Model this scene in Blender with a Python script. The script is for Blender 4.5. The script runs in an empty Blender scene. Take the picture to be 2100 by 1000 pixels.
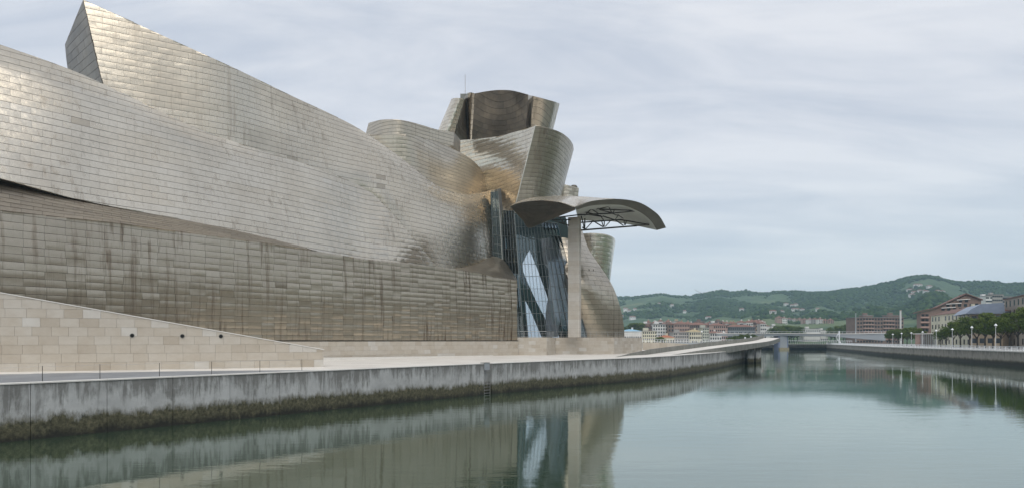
import bpy, bmesh, math, random
import numpy as np
from mathutils import Vector, Matrix, noise as mnoise

random.seed(7)
rng = np.random.default_rng(11)
scene = bpy.context.scene
COL = scene.collection

# ------------------------------------------------------------------ camera
EYE, FPX = 6.0, 1400.0                      # eye height above the water; 24 mm lens on 36 mm
cam_d = bpy.data.cameras.new("camera")
cam = bpy.data.objects.new("camera", cam_d)
COL.objects.link(cam)
cam.location = (0, 0, EYE)
cam.rotation_euler = (math.radians(90), 0, 0)
cam_d.sensor_width = 36.0
cam_d.lens = 24.0
cam_d.shift_y = 197.0 / 2100.0
cam_d.clip_start = 0.3
cam_d.clip_end = 20000.0
scene.camera = cam

# ------------------------------------------------------------------ sky, sun, exposure
SUN_DIR = Vector((0.05, -0.52, 0.85)).normalized()        # towards the sun
sun_el = math.asin(SUN_DIR.z)
world = bpy.data.worlds.new("World")
scene.world = world
world.use_nodes = True
wn = world.node_tree
wn.nodes.clear()
def WN(t, **kw):
    n = wn.nodes.new(t)
    for k, v in kw.items():
        setattr(n, k, v)
    return n
def wl(a, b): wn.links.new(a, b)
sky = WN('ShaderNodeTexSky', sky_type='NISHITA', sun_disc=False)
sky.sun_elevation = sun_el
sky.sun_rotation = math.atan2(SUN_DIR.x, SUN_DIR.y)
sky.dust_density = 2.0
bg_sky = WN('ShaderNodeBackground'); bg_sky.inputs['Strength'].default_value = 0.09
wl(sky.outputs[0], bg_sky.inputs['Color'])
tc = WN('ShaderNodeTexCoord')
sep = WN('ShaderNodeSeparateXYZ'); wl(tc.outputs['Generated'], sep.inputs[0])
zc = WN('ShaderNodeMath', operation='MAXIMUM'); wl(sep.outputs['Z'], zc.inputs[0]); zc.inputs[1].default_value = 0.0
za = WN('ShaderNodeMath', operation='ADD'); wl(zc.outputs[0], za.inputs[0]); za.inputs[1].default_value = 0.22
dx = WN('ShaderNodeMath', operation='DIVIDE'); wl(sep.outputs['X'], dx.inputs[0]); wl(za.outputs[0], dx.inputs[1])
dy = WN('ShaderNodeMath', operation='DIVIDE'); wl(sep.outputs['Y'], dy.inputs[0]); wl(za.outputs[0], dy.inputs[1])
cmb = WN('ShaderNodeCombineXYZ'); wl(dx.outputs[0], cmb.inputs[0]); wl(dy.outputs[0], cmb.inputs[1])
def cloud(rot, sc, scale, detail, rough, dist):
    m = WN('ShaderNodeMapping'); wl(cmb.outputs[0], m.inputs[0])
    m.inputs['Rotation'].default_value = (0, 0, math.radians(rot))
    m.inputs['Scale'].default_value = sc
    n = WN('ShaderNodeTexNoise'); wl(m.outputs[0], n.inputs['Vector'])
    n.inputs['Scale'].default_value = scale; n.inputs['Detail'].default_value = detail
    n.inputs['Roughness'].default_value = rough; n.inputs['Distortion'].default_value = dist
    return n.outputs[0]
c1 = cloud(66, (0.42, 1.15, 1), 0.9, 7, 0.56, 0.9)
c2 = cloud(62, (0.55, 1.7, 1), 2.4, 6, 0.60, 0.6)
mx = WN('ShaderNodeMath', operation='MULTIPLY_ADD'); wl(c2, mx.inputs[0]); mx.inputs[1].default_value = 0.38
sc1 = WN('ShaderNodeMath', operation='MULTIPLY'); wl(c1, sc1.inputs[0]); sc1.inputs[1].default_value = 0.62
wl(sc1.outputs[0], mx.inputs[2])
cr = WN('ShaderNodeValToRGB'); wl(mx.outputs[0], cr.inputs[0])
e = cr.color_ramp.elements
e[0].position = 0.385; e[0].color = (0.350, 0.392, 0.475, 1)
e[1].position = 0.61; e[1].color = (0.640, 0.645, 0.670, 1)
m_ = cr.color_ramp.elements.new(0.5); m_.color = (0.480, 0.505, 0.560, 1)
# pale haze towards the horizon
hz = WN('ShaderNodeMapRange'); wl(zc.outputs[0], hz.inputs[0])
hz.inputs[1].default_value = 0.02; hz.inputs[2].default_value = 0.30
hz.inputs[3].default_value = 0.72; hz.inputs[4].default_value = 0.0
hz.interpolation_type = 'SMOOTHSTEP'
hm = WN('ShaderNodeMixRGB'); wl(hz.outputs[0], hm.inputs[0]); wl(cr.outputs[0], hm.inputs[1])
hm.inputs[2].default_value = (0.660, 0.700, 0.715, 1)
bg_cl = WN('ShaderNodeBackground'); bg_cl.inputs['Strength'].default_value = 0.79
wl(hm.outputs[0], bg_cl.inputs['Color'])
mixw = WN('ShaderNodeMixShader'); mixw.inputs[0].default_value = 0.9
wl(bg_sky.outputs[0], mixw.inputs[1]); wl(bg_cl.outputs[0], mixw.inputs[2])
wo = WN('ShaderNodeOutputWorld'); wl(mixw.outputs[0], wo.inputs[0])

sun_d = bpy.data.lights.new("sun", 'SUN')
sun_d.energy = 1.15
sun_d.angle = math.radians(64)
sun_d.color = (1.0, 0.97, 0.93)
sun = bpy.data.objects.new("sun", sun_d)
COL.objects.link(sun)
sun.rotation_euler = (-SUN_DIR).to_track_quat('-Z', 'Y').to_euler()

scene.view_settings.view_transform = 'Standard'
scene.view_settings.look = 'None'
scene.view_settings.gamma = 1.0
scene.view_settings.exposure = 0.80
scene.view_settings.use_curve_mapping = False
scene.render.engine = 'CYCLES'
scene.cycles.max_bounces = 8
scene.cycles.glossy_bounces = 5
scene.cycles.transparent_max_bounces = 12
scene.cycles.volume_bounces = 1
scene.cycles.caustics_reflective = False
scene.cycles.caustics_refractive = False
scene.cycles.use_denoising = True

# ------------------------------------------------------------------ helpers
def P(u, v, Y):
    """surveyed point: photo column, photo row and distance along the view axis, in metres"""
    return Vector(((u - 1050.0) * Y / FPX, Y, EYE - (v - 697.0) * Y / FPX))

def tag(o, label=None, cat=None, group=None, kind=None):
    if label: o['label'] = label
    if cat: o['category'] = cat
    if group: o['group'] = group
    if kind: o['kind'] = kind
    return o

def empty(name, loc, rz=0.0):
    o = bpy.data.objects.new(name, None)
    o.location = loc
    o.rotation_euler = (0, 0, rz)
    o.empty_display_size = 0.5
    COL.objects.link(o)
    return o

def link(name, me, parent=None, local=False):
    o = bpy.data.objects.new(name, me)
    COL.objects.link(o)
    if parent is not None:
        o.parent = parent
        if not local:       # mesh is given in world metres
            M = Matrix.Identity(4)
            p = parent
            chain = []
            while p is not None:
                chain.append(p); p = p.parent
            for q in reversed(chain):
                M = M @ q.matrix_parent_inverse @ Matrix.LocRotScale(q.location, q.rotation_euler, q.scale)
            o.matrix_parent_inverse = M.inverted()
    return o

def mesh(name, verts, faces, mat=None, smooth=False):
    me = bpy.data.meshes.new(name)
    me.from_pydata([tuple(v) for v in verts], [], [tuple(f) for f in faces])
    if smooth:
        me.polygons.foreach_set('use_smooth', [True] * len(me.polygons))
    if mat is not None:
        me.materials.append(mat)
    me.update()
    return me

class MB:
    """collects simple solids into one mesh"""
    def __init__(s): s.v, s.f = [], []
    def add(s, verts, faces):
        o = len(s.v); s.v += [Vector(x) for x in verts]; s.f += [tuple(i + o for i in f) for f in faces]; return s
    def box(s, lo, hi):
        x0, y0, z0 = lo; x1, y1, z1 = hi
        return s.add([(x0,y0,z0),(x1,y0,z0),(x1,y1,z0),(x0,y1,z0),(x0,y0,z1),(x1,y0,z1),(x1,y1,z1),(x0,y1,z1)],
                     [(0,3,2,1),(4,5,6,7),(0,1,5,4),(1,2,6,5),(2,3,7,6),(3,0,4,7)])
    def bar(s, a, b, w, h=None):
        """square bar from a to b"""
        a, b = Vector(a), Vector(b); h = h or w
        d = (b - a).normalized()
        up = Vector((0, 0, 1)) if abs(d.z) < 0.95 else Vector((0, 1, 0))
        sx = d.cross(up).normalized(); sy = sx.cross(d).normalized()
        vs = []
        for p in (a, b):
            for i, j in ((-1,-1),(1,-1),(1,1),(-1,1)):
                vs.append(p + sx * (i * w / 2) + sy * (j * h / 2))
        return s.add(vs, [(0,3,2,1),(4,5,6,7),(0,1,5,4),(1,2,6,5),(2,3,7,6),(3,0,4,7)])
    def tube(s, a, b, r0, r1=None, n=8, cap=True):
        a, b = Vector(a), Vector(b); r1 = r0 if r1 is None else r1
        d = (b - a).normalized()
        up = Vector((0, 0, 1)) if abs(d.z) < 0.95 else Vector((0, 1, 0))
        sx = d.cross(up).normalized(); sy = sx.cross(d).normalized()
        vs = []
        for p, r in ((a, r0), (b, r1)):
            for k in range(n):
                t = 2 * math.pi * k / n
                vs.append(p + sx * (r * math.cos(t)) + sy * (r * math.sin(t)))
        fs = [(k, (k+1) % n, n + (k+1) % n, n + k) for k in range(n)]
        if cap: fs += [tuple(reversed(range(n))), tuple(range(n, 2*n))]
        return s.add(vs, fs)
    def prism(s, poly, z0, z1):
        n = len(poly)
        z0 = z0 if hasattr(z0, '__len__') else [z0]*n
        z1 = z1 if hasattr(z1, '__len__') else [z1]*n
        vs = [(p[0], p[1], z0[i]) for i, p in enumerate(poly)] + [(p[0], p[1], z1[i]) for i, p in enumerate(poly)]
        fs = [tuple(reversed(range(n))), tuple(range(n, 2*n))] + [(k, (k+1) % n, n + (k+1) % n, n + k) for k in range(n)]
        return s.add(vs, fs)
    def lathe(s, prof, c=(0,0,0), n=12):
        vs, fs = [], []
        for r, z in prof:
            for k in range(n):
                t = 2*math.pi*k/n
                vs.append((c[0]+r*math.cos(t), c[1]+r*math.sin(t), c[2]+z))
        for j in range(len(prof)-1):
            for k in range(n):
                fs.append((j*n+k, j*n+(k+1)%n, (j+1)*n+(k+1)%n, (j+1)*n+k))
        fs += [tuple(reversed(range(n))), tuple(range((len(prof)-1)*n, len(prof)*n))]
        return s.add(vs, fs)
    def mesh(s, name, mat=None, smooth=False, fix=True):
        me = mesh(name, s.v, s.f, mat, smooth)
        if fix:
            bm = bmesh.new(); bm.from_mesh(me)
            bmesh.ops.recalc_face_normals(bm, faces=bm.faces)
            bm.to_mesh(me); bm.free()
        return me
    def build(s, name, mat, parent=None, local=False, smooth=False):
        return link(name, s.mesh(name, mat, smooth), parent, local)

# ------------------------------------------------------------------ materials
class NT:
    def __init__(s, name):
        s.m = bpy.data.materials.new(name); s.m.use_nodes = True
        s.t = s.m.node_tree; s.t.nodes.clear()
        s.out = s.n('ShaderNodeOutputMaterial')
    def n(s, t, **kw):
        x = s.t.nodes.new(t)
        for k, v in kw.items(): setattr(x, k, v)
        return x
    def l(s, a, b): s.t.links.new(a, b)
    def pos(s):
        return s.n('ShaderNodeNewGeometry').outputs['Position']
    def noise(s, scale, detail=4, rough=0.55, vec=None, sc=(1,1,1), dist=0.0, rot=(0,0,0)):
        mp = s.n('ShaderNodeMapping'); s.l(vec if vec is not None else s.pos(), mp.inputs[0])
        mp.inputs['Scale'].default_value = sc; mp.inputs['Rotation'].default_value = rot
        x = s.n('ShaderNodeTexNoise'); s.l(mp.outputs[0], x.inputs['Vector'])
        x.inputs['Scale'].default_value = scale; x.inputs['Detail'].default_value = detail
        x.inputs['Roughness'].default_value = rough; x.inputs['Distortion'].default_value = dist
        return x.outputs[0]
    def ramp(s, fac, stops):
        r = s.n('ShaderNodeValToRGB'); s.l(fac, r.inputs[0])
        el = r.color_ramp.elements
        while len(el) < len(stops): el.new(0.5)
        for q, (p, c) in zip(el, stops):
            q.position = p
            q.color = (c, c, c, 1) if not hasattr(c, '__len__') else (*c[:3], 1)
        return r.outputs[0]
    def mix(s, fac, a, b, mode='MIX'):
        x = s.n('ShaderNodeMixRGB', blend_type=mode)
        for i, q in enumerate((fac, a, b)):
            if hasattr(q, 'is_output'): s.l(q, x.inputs[i])
            elif hasattr(q, '__len__'): x.inputs[i].default_value = (*q[:3], 1)
            elif i == 0: x.inputs[0].default_value = q
            else: x.inputs[i].default_value = (q, q, q, 1)
        return x.outputs[0]
    def math(s, op, a, b=None, c=None):
        x = s.n('ShaderNodeMath', operation=op)
        for i, q in enumerate((a, b, c)):
            if q is None: continue
            if hasattr(q, 'is_output'): s.l(q, x.inputs[i])
            else: x.inputs[i].default_value = q
        return x.outputs[0]
    def bump(s, h, strength=0.3, dist=0.05):
        b = s.n('ShaderNodeBump'); s.l(h, b.inputs['Height'])
        b.inputs['Strength'].default_value = strength; b.inputs['Distance'].default_value = dist
        return b.outputs[0]
    def attr(s, name):
        return s.n('ShaderNodeAttribute', attribute_name=name).outputs['Fac']
    def bsdf(s, color, rough=0.7, metal=0.0, normal=None, **kw):
        b = s.n('ShaderNodeBsdfPrincipled')
        for k, q in (('Base Color', color), ('Roughness', rough), ('Metallic', metal)):
            if hasattr(q, 'is_output'): s.l(q, b.inputs[k])
            elif hasattr(q, '__len__'): b.inputs[k].default_value = (*q[:3], 1)
            else: b.inputs[k].default_value = q
        if normal is not None: s.l(normal, b.inputs['Normal'])
        for k, q in kw.items(): b.inputs[k.replace('_', ' ')].default_value = q
        s.l(b.outputs[0], s.out.inputs['Surface'])
        return s.m

_mc = {}
def plain(name, col, rough=0.7, metal=0.0, var=0.18, scale=0.8, bump=0.15):
    """real-world base colour with a little grain and unevenness"""
    if name in _mc: return _mc[name]
    t = NT(name)
    f = t.noise(scale, 5, 0.6)
    c = t.ramp(f, [(0.3, [x * (1 - var) for x in col]), (0.7, [min(1, x * (1 + var)) for x in col])])
    m = t.bsdf(c, rough, metal, t.bump(t.noise(scale * 6, 4), bump, 0.02) if bump else None)
    _mc[name] = m
    return m

def titanium_mat():
    t = NT("titanium_sheet")
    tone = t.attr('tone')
    base = t.ramp(tone, [(0.0, (0.085, 0.080, 0.070)), (0.25, (0.41, 0.350, 0.268)), (0.5, (0.71, 0.625, 0.492)), (1.0, (0.88, 0.805, 0.675))])  # dark low end
    blot = t.noise(0.12, 4, 0.6)
    base = t.mix(t.ramp(blot, [(0.42, 0.0), (0.72, 0.45)]), base, (0.47, 0.40, 0.305))
    st = t.noise(1.0, 5, 0.65, sc=(1.5, 1.5, 0.075))
    big = t.noise(0.09, 2, 0.5, sc=(1, 1, 0.5))
    sf = t.math('MULTIPLY', t.ramp(st, [(0.53, 0.0), (0.70, 1.0)]), t.ramp(big, [(0.38, 0.05), (0.65, 0.75)]))
    sf = t.math('MULTIPLY', sf, t.math('ADD', t.math('MULTIPLY', t.attr('stain'), 1.0), 0.25))
    base = t.mix(sf, base, (0.17, 0.125, 0.085))
    sm = t.noise(3.0, 4, 0.6)
    base = t.mix(0.22, base, t.ramp(sm, [(0.3, 0.62), (0.7, 1.0)]), 'MULTIPLY')
    rough = t.math('ADD', t.math('MULTIPLY', t.math('SUBTRACT', 1.0, tone), 0.20), 0.17)
    rough = t.math('ADD', rough, t.math('MULTIPLY', sf, 0.2))
    dent = t.noise(0.9, 3, 0.5, sc=(1, 1, 1.4))
    return t.bsdf(base, rough, 0.92, t.bump(dent, 0.35, 0.07))

M_TI = titanium_mat()
M_GAP = plain("dark_joint", (0.055, 0.050, 0.045), 0.75, 0.3, bump=0)

def stone_mat(name, lo, mid, hi):
    t = NT(name)
    tone = t.attr('tone')
    c = t.ramp(tone, [(0.0, lo), (0.5, mid), (1.0, hi)])
    v = t.noise(0.9, 5, 0.65, sc=(1, 1, 1.6))
    c = t.mix(0.40, c, t.ramp(v, [(0.3, (0.74, 0.68, 0.60)), (0.65, (1.0, 1.0, 1.0))]), 'MULTIPLY')
    s = t.noise(1.2, 4, 0.6, sc=(1.6, 1.6, 0.15))
    c = t.mix(t.ramp(s, [(0.58, 0.0), (0.8, 0.13)]), c, (0.25, 0.20, 0.14))
    return t.bsdf(c, 0.62, 0.0, t.bump(t.noise(9, 5, 0.6), 0.18, 0.015))
M_STONE = stone_mat("limestone", (0.40, 0.34, 0.265), (0.515, 0.46, 0.38), (0.60, 0.57, 0.515))
M_MORTAR = plain("mortar", (0.25, 0.22, 0.17), 0.9)
M_COPING = plain("pale_coping", (0.74, 0.71, 0.65), 0.6, var=0.06)

def quay_mat(name, top, moss_z, dark_z, dull=1.0):
    t = NT(name)
    pos = t.pos()
    sp = t.n('ShaderNodeSeparateXYZ'); t.l(pos, sp.inputs[0])
    z = sp.outputs['Z']
    # concrete
    f = t.noise(0.7, 6, 0.65)
    c = t.ramp(f, [(0.25, [x * 0.72 for x in top]), (0.55, top), (0.8, [min(1, x * 1.18) for x in top])])
    # drips running down from the top edge
    dr = t.math('ADD', t.math('MULTIPLY', t.noise(1.0, 6, 0.7, sc=(2.0, 2.0, 0.22), dist=0.8), 0.55), t.math('MULTIPLY', t.noise(0.55, 5, 0.7, sc=(1, 1, 0.5), dist=0.6), 0.45))
    hz_ = t.n('ShaderNodeMapRange'); t.l(z, hz_.inputs[0])
    hz_.inputs[1].default_value = 1.2; hz_.inputs[2].default_value = 3.5
    hz_.inputs[3].default_value = 0.0; hz_.inputs[4].default_value = 0.32
    drf = t.ramp(t.math('ADD', dr, t.math('MULTIPLY', hz_.outputs[0], 0.55)), [(0.57, 0.0), (0.68, 0.72)])
    c = t.mix(drf, c, (0.115, 0.11, 0.095))
    sp2 = t.noise(5.0, 4, 0.7)
    c = t.mix(t.ramp(sp2, [(0.62, 0.0), (0.75, 0.5)]), c, (0.12, 0.115, 0.10))
    # algae belt: ragged edge
    rag = t.noise(0.6, 6, 0.72, sc=(1, 1, 0.45))
    rag2 = t.noise(3.5, 5, 0.75, sc=(1, 1, 0.35))
    zz = t.math('ADD', z, t.math('MULTIPLY', t.math('SUBTRACT', rag, 0.5), 1.5))
    zz = t.math('ADD', zz, t.math('MULTIPLY', t.math('SUBTRACT', rag2, 0.5), 1.1))
    mr = t.n('ShaderNodeMapRange'); t.l(zz, mr.inputs[0])
    mr.inputs[1].default_value = moss_z + 0.28; mr.inputs[2].default_value = moss_z - 0.28
    mossn = t.noise(4.0, 6, 0.75)
    moss = t.ramp(mossn, [(0.32, (0.022, 0.022, 0.012)), (0.50, (0.085, 0.080, 0.044)), (0.66, (0.165, 0.150, 0.090)), (0.80, (0.25, 0.24, 0.19))])
    c = t.mix(mr.outputs[0], c, moss)
    mr2 = t.n('ShaderNodeMapRange'); t.l(zz, mr2.inputs[0])
    mr2.inputs[1].default_value = dark_z + 0.25; mr2.inputs[2].default_value = dark_z - 0.25
    c = t.mix(mr2.outputs[0], c, t.ramp(mossn, [(0.3, (0.010, 0.010, 0.007)), (0.8, (0.032, 0.031, 0.020))]))
    h = t.math('ADD', t.noise(2.5, 6, 0.7), t.math('MULTIPLY', mr.outputs[0], mossn))
    return t.bsdf(c, 0.82, 0.0, t.bump(h, 0.5, 0.07))
M_QUAY = quay_mat("river_wall_concrete", (0.50, 0.50, 0.48), 1.35, 0.36)
M_QUAY2 = quay_mat("old_river_wall", (0.34, 0.31, 0.26), 1.25, 0.95)
M_CONC = plain("weathered_concrete", (0.20, 0.20, 0.175), 0.8, var=0.22, scale=0.7)
M_STEEL = plain("painted_steel_dark", (0.045, 0.045, 0.038), 0.45, 0.4, bump=0)
M_RAIL = plain("stainless_rail", (0.50, 0.48, 0.45), 0.35, 0.85, bump=0)
M_WHITE = plain("white_paint", (0.74, 0.75, 0.75), 0.5, var=0.06, bump=0.05)
M_GREYP = plain("grey_paint", (0.36, 0.38, 0.39), 0.55, var=0.08, bump=0.05)

def pavement_mat():
    t = NT("pale_pavement")
    f = t.noise(0.25, 6, 0.6)
    c = t.ramp(f, [(0.3, (0.60, 0.555, 0.485)), (0.7, (0.76, 0.715, 0.64))])
    s = t.noise(0.5, 5, 0.65, sc=(0.35, 1.4, 1), rot=(0, 0, math.radians(-38)))
    c = t.mix(t.ramp(s, [(0.55, 0.0), (0.75, 0.35)]), c, (0.30, 0.24, 0.17))
    return t.bsdf(c, 0.55, 0.0, t.bump(t.noise(6, 4), 0.1, 0.01))
M_PAVE = pavement_mat()
M_ASPH = plain("grey_walkway", (0.215, 0.22, 0.225), 0.6, var=0.2, scale=0.4)

def water_mat():
    t = NT("river_water")
    pos = t.pos()
    n1 = t.noise(0.55, 3, 0.5, vec=pos, sc=(0.5, 1.5, 1))
    n2 = t.noise(2.6, 3, 0.55, vec=pos, sc=(0.6, 1.5, 1))
    patch = t.noise(0.018, 2, 0.5, vec=pos, sc=(0.6, 1.6, 1))
    amp = t.math('MULTIPLY', t.ramp(patch, [(0.38, 0.10), (0.66, 1.0)]), 1.35)
    h = t.math('ADD', t.math('MULTIPLY', n1, 0.7), t.math('MULTIPLY', n2, 0.22))
    h = t.math('MULTIPLY', h, amp)
    nrm = t.bump(h, 0.20, 0.10)
    d = t.n('ShaderNodeBsdfDiffuse'); d.inputs['Color'].default_value = (0.036, 0.060, 0.034, 1)
    g = t.n('ShaderNodeBsdfGlossy'); g.inputs['Color'].default_value = (0.93, 0.98, 0.95, 1)
    g.inputs['Roughness'].default_value = 0.025
    t.l(nrm, g.inputs['Normal'])
    fr = t.n('ShaderNodeFresnel'); fr.inputs['IOR'].default_value = 1.36
    t.l(nrm, fr.inputs['Normal'])
    mx_ = t.n('ShaderNodeMixShader'); t.l(t.math('POWER', fr.outputs[0], 0.58), mx_.inputs[0])
    t.l(d.outputs[0], mx_.inputs[1]); t.l(g.outputs[0], mx_.inputs[2])
    t.l(mx_.outputs[0], t.out.inputs['Surface'])
    return t.m
M_WATER = water_mat()

def glass_mat(name, tint, refl, trans):
    t = NT(name)
    tr = t.n('ShaderNodeBsdfTransparent'); tr.inputs['Color'].default_value = (*tint, 1)
    df = t.n('ShaderNodeBsdfDiffuse'); df.inputs['Color'].default_value = (0.012, 0.028, 0.028, 1)
    a = t.n('ShaderNodeMixShader'); a.inputs[0].default_value = trans
    t.l(df.outputs[0], a.inputs[1]); t.l(tr.outputs[0], a.inputs[2])
    g = t.n('ShaderNodeBsdfGlossy'); g.inputs['Roughness'].default_value = 0.02
    g.inputs['Color'].default_value = (0.80, 0.93, 0.95, 1)
    lw = t.n('ShaderNodeFresnel'); lw.inputs['IOR'].default_value = 1.5
    b = t.n('ShaderNodeMixShader'); t.l(t.math('ADD', lw.outputs[0], refl), b.inputs[0])
    t.l(a.outputs[0], b.inputs[1]); t.l(g.outputs[0], b.inputs[2])
    t.l(b.outputs[0], t.out.inputs['Surface'])
    return t.m
M_GLASS = glass_mat("tinted_glass", (0.95, 0.97, 1.0), 0.03, 0.88)
M_WIN = plain("window_glass", (0.030, 0.036, 0.042), 0.12, 0.0, bump=0)
# ================================================================== river, banks, ground
def YA(u):                                   # front line of the long gallery in plan
    return 94.8 / (0.79 - (u - 1050.0) / 1400.0)

GROUND = 3.40
QUAY = [(-76.4, -20), (-61.0, 0), (-45.5, 20), (-30.1, 40), (-23.0, 49.3), (-16.0, 58.5), (-2.7, 76), (8.0, 89), (18.5, 101), (26.0, 112.5), (33.5, 126), (41.0, 140), (48.0, 154.5), (56.0, 171), (61.5, 182), (69, 200), (78, 220)]
def resample(pts, step):
    pts = [Vector((p[0], p[1], 0)) for p in pts]
    out, acc = [pts[0].copy()], 0.0
    for a, b in zip(pts, pts[1:]):
        L = (b - a).length; d = 0.0
        while acc + (L - d) >= step:
            d += step - acc; acc = 0.0
            out.append(a + (b - a) * (d / L))
        acc += L - d
    if (out[-1] - pts[-1]).length > 0.3 * step: out.append(pts[-1].copy())
    else: out[-1] = pts[-1].copy()
    return out

w = mesh("river", [(-400,-400,0),(420,-400,0),(420,520,0),(-400,520,0)], [(0,1,2,3)], M_WATER)
tag(link("river", w), kind='structure')

def sheet(name, poly, z, mat, thick=0.0):
    n = len(poly)
    if thick:
        m = MB().prism(poly, z - thick, z).mesh(name, mat)
    else:
        m = mesh(name, [(p[0], p[1], z) for p in poly], [tuple(range(n))], mat)
    o = link(name, m); tag(o, kind='structure'); return o

def offset_line(pts, d):
    """shift a plan polyline to its left by d"""
    out = []
    for i, p in enumerate(pts):
        a = pts[max(0, i-1)]; b = pts[min(len(pts)-1, i+1)]
        t = Vector((b[0]-a[0], b[1]-a[1], 0)).normalized()
        out.append((p[0] - t.y * d, p[1] + t.x * d))
    return out

inner = offset_line(QUAY, 0.62)
LEFT_LAND = inner + [(82, 240), (92, 300), (150, 466), (-400, 466), (-400, -20)]
sheet("promenade_pavement", LEFT_LAND, GROUND, M_PAVE, 4.6)

# river wall of concrete panels, with a slot for a ladder
qw = empty("river_wall", (-16, 58.5, 0))
tag(qw, "long stained concrete river wall with dark algae belt below the metal museum", "river wall")
LAD = Vector((-2.7 + 0.0, 76.0, 0))
st = resample(QUAY, 4.3)
panel_i = 0
for a, b in zip(st, st[1:]):
    t = (b - a).normalized(); n = Vector((t.y, -t.x, 0))
    segs = [(a, b)]
    rel = (LAD - a).dot(t)
    if 0.0 <= rel < (b - a).length and abs((LAD - a).dot(n)) < 3:
        c = a + t * rel
        segs = [(a, c - t * 0.72), (c + t * 0.72, b)]
        lad_c, lad_t, lad_n = c, t, n
    for p, q in segs:
        if (q - p).length < 0.25: continue
        g = t * 0.018
        p0, q0 = p + g, q - g
        js = random.uniform(-0.012, 0.012)
        f = n * js
        poly = [p0 + f, q0 + f, q0 - n * 0.60, p0 - n * 0.60]
        MB().prism([(x.x, x.y) for x in poly], -1.3, 3.385).build("concrete_panel", M_QUAY, qw)
        # coping lip
        c0, c1 = p + t*0.008 + n * 0.06, q - t*0.008 + n * 0.06
        poly = [c0, c1, c1 - n * 0.70, c0 - n * 0.70]
        MB().prism([(x.x, x.y) for x in poly], 3.389, 3.47).build("coping_stone", M_COPING, qw)
# ladder slot: back wall, box, rails and rungs
bk = lad_c - lad_n * 0.55
poly = [bk - lad_t*0.72 , bk + lad_t*0.72, bk + lad_t*0.72 - lad_n*0.1, bk - lad_t*0.72 - lad_n*0.1]
MB().prism([(x.x, x.y) for x in poly], -1.3, 3.38).build("slot_back", M_QUAY, qw)
ld = empty("quay_ladder", lad_c)
tag(ld, "metal ladder set in the slot of the river wall under a grey box", "ladder")
for s in (-1, 1):
    MB().tube(lad_c + lad_t*0.5*s - lad_n*0.12 + Vector((0,0,-0.6)), lad_c + lad_t*0.5*s - lad_n*0.12 + Vector((0,0,2.75)), 0.03).build("ladder_rail", M_RAIL, ld)
for k in range(9):
    z = -0.2 + k * 0.34
    MB().tube(lad_c - lad_t*0.5 - lad_n*0.12 + Vector((0,0,z)), lad_c + lad_t*0.5 - lad_n*0.12 + Vector((0,0,z)), 0.022, n=6).build("rung", M_RAIL, ld)
bx = empty("quay_box", lad_c + Vector((0,0,2.75)))
tag(bx, "small grey metal box mounted over the ladder slot in the river wall", "box")
c = lad_c - lad_t*0.28 + lad_n*0.02
poly = [c - lad_t*0.42 + lad_n*0.12, c + lad_t*0.42 + lad_n*0.12, c + lad_t*0.42 - lad_n*0.5, c - lad_t*0.42 - lad_n*0.5]
MB().prism([(x.x, x.y) for x in poly], 2.72, 3.52).build("housing", M_GREYP, bx)
poly2 = [c - lad_t*0.45 + lad_n*0.15, c + lad_t*0.45 + lad_n*0.15, c + lad_t*0.45 - lad_n*0.53, c - lad_t*0.45 - lad_n*0.53]
MB().prism([(x.x, x.y) for x in poly2], 3.525, 3.56).build("lid", M_RAIL, bx)

# darker walkway strip along the near part of the quay
walk_out = offset_line(QUAY[1:7], 1.15)
def lerp2(a, b, t): return (a[0] + (b[0]-a[0])*t, a[1] + (b[1]-a[1])*t)
walk_in = [(-70, 2), (-60, 24), (-47, 47.0), (-38.2, 53.0), (-27.5, 58.0), (-15.5, 61.5)]
wp = walk_out[:5] + [(-15.6, 60.6)] + list(reversed(walk_in[:-1]))
sheet("grey_walkway", wp, GROUND + 0.006, M_ASPH)

# cable barrier
cb = empty("cable_barrier", (-25, 47, GROUND))
tag(cb, "slender post and cable barrier along the grey quayside walkway", "barrier")
def qpt(u, off):
    # point on the quay edge line seen in column u, set back by off metres
    best = None
    line = offset_line(QUAY, off)
    for a, b in zip(line, line[1:]):
        ua = 1050 + FPX*a[0]/a[1] if a[1] > 1 else -1e9
        ub = 1050 + FPX*b[0]/b[1] if b[1] > 1 else -1e9
        if ua <= u <= ub:
            lo, hi = 0.0, 1.0
            for _ in range(40):
                m = (lo+hi)/2; p = lerp2(a, b, m)
                if 1050 + FPX*p[0]/p[1] < u: lo = m
                else: hi = m
            return Vector((*lerp2(a, b, lo), GROUND))
    return None
tops = []
for u in (-60, 87, 205, 327, 434, 533, 619):
    p = qpt(u, 1.0)
    if p is None: continue
    MB().tube(p, p + Vector((0,0,1.02)), 0.022, 0.018).build("post", M_STEEL, cb)
    tops.append(p + Vector((0,0,1.0)))
for a, b in zip(tops, tops[1:]):
    for dz, sag in ((0, 0.05), (-0.42, 0.07)):
        pts = [a.lerp(b, k/6) + Vector((0,0,dz - sag*4*(k/6)*(1-k/6))) for k in range(7)]
        m = MB()
        for p, q in zip(pts, pts[1:]): m.tube(p, q, 0.009, n=5, cap=False)
        m.build("cable", M_RAIL, cb)

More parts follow.
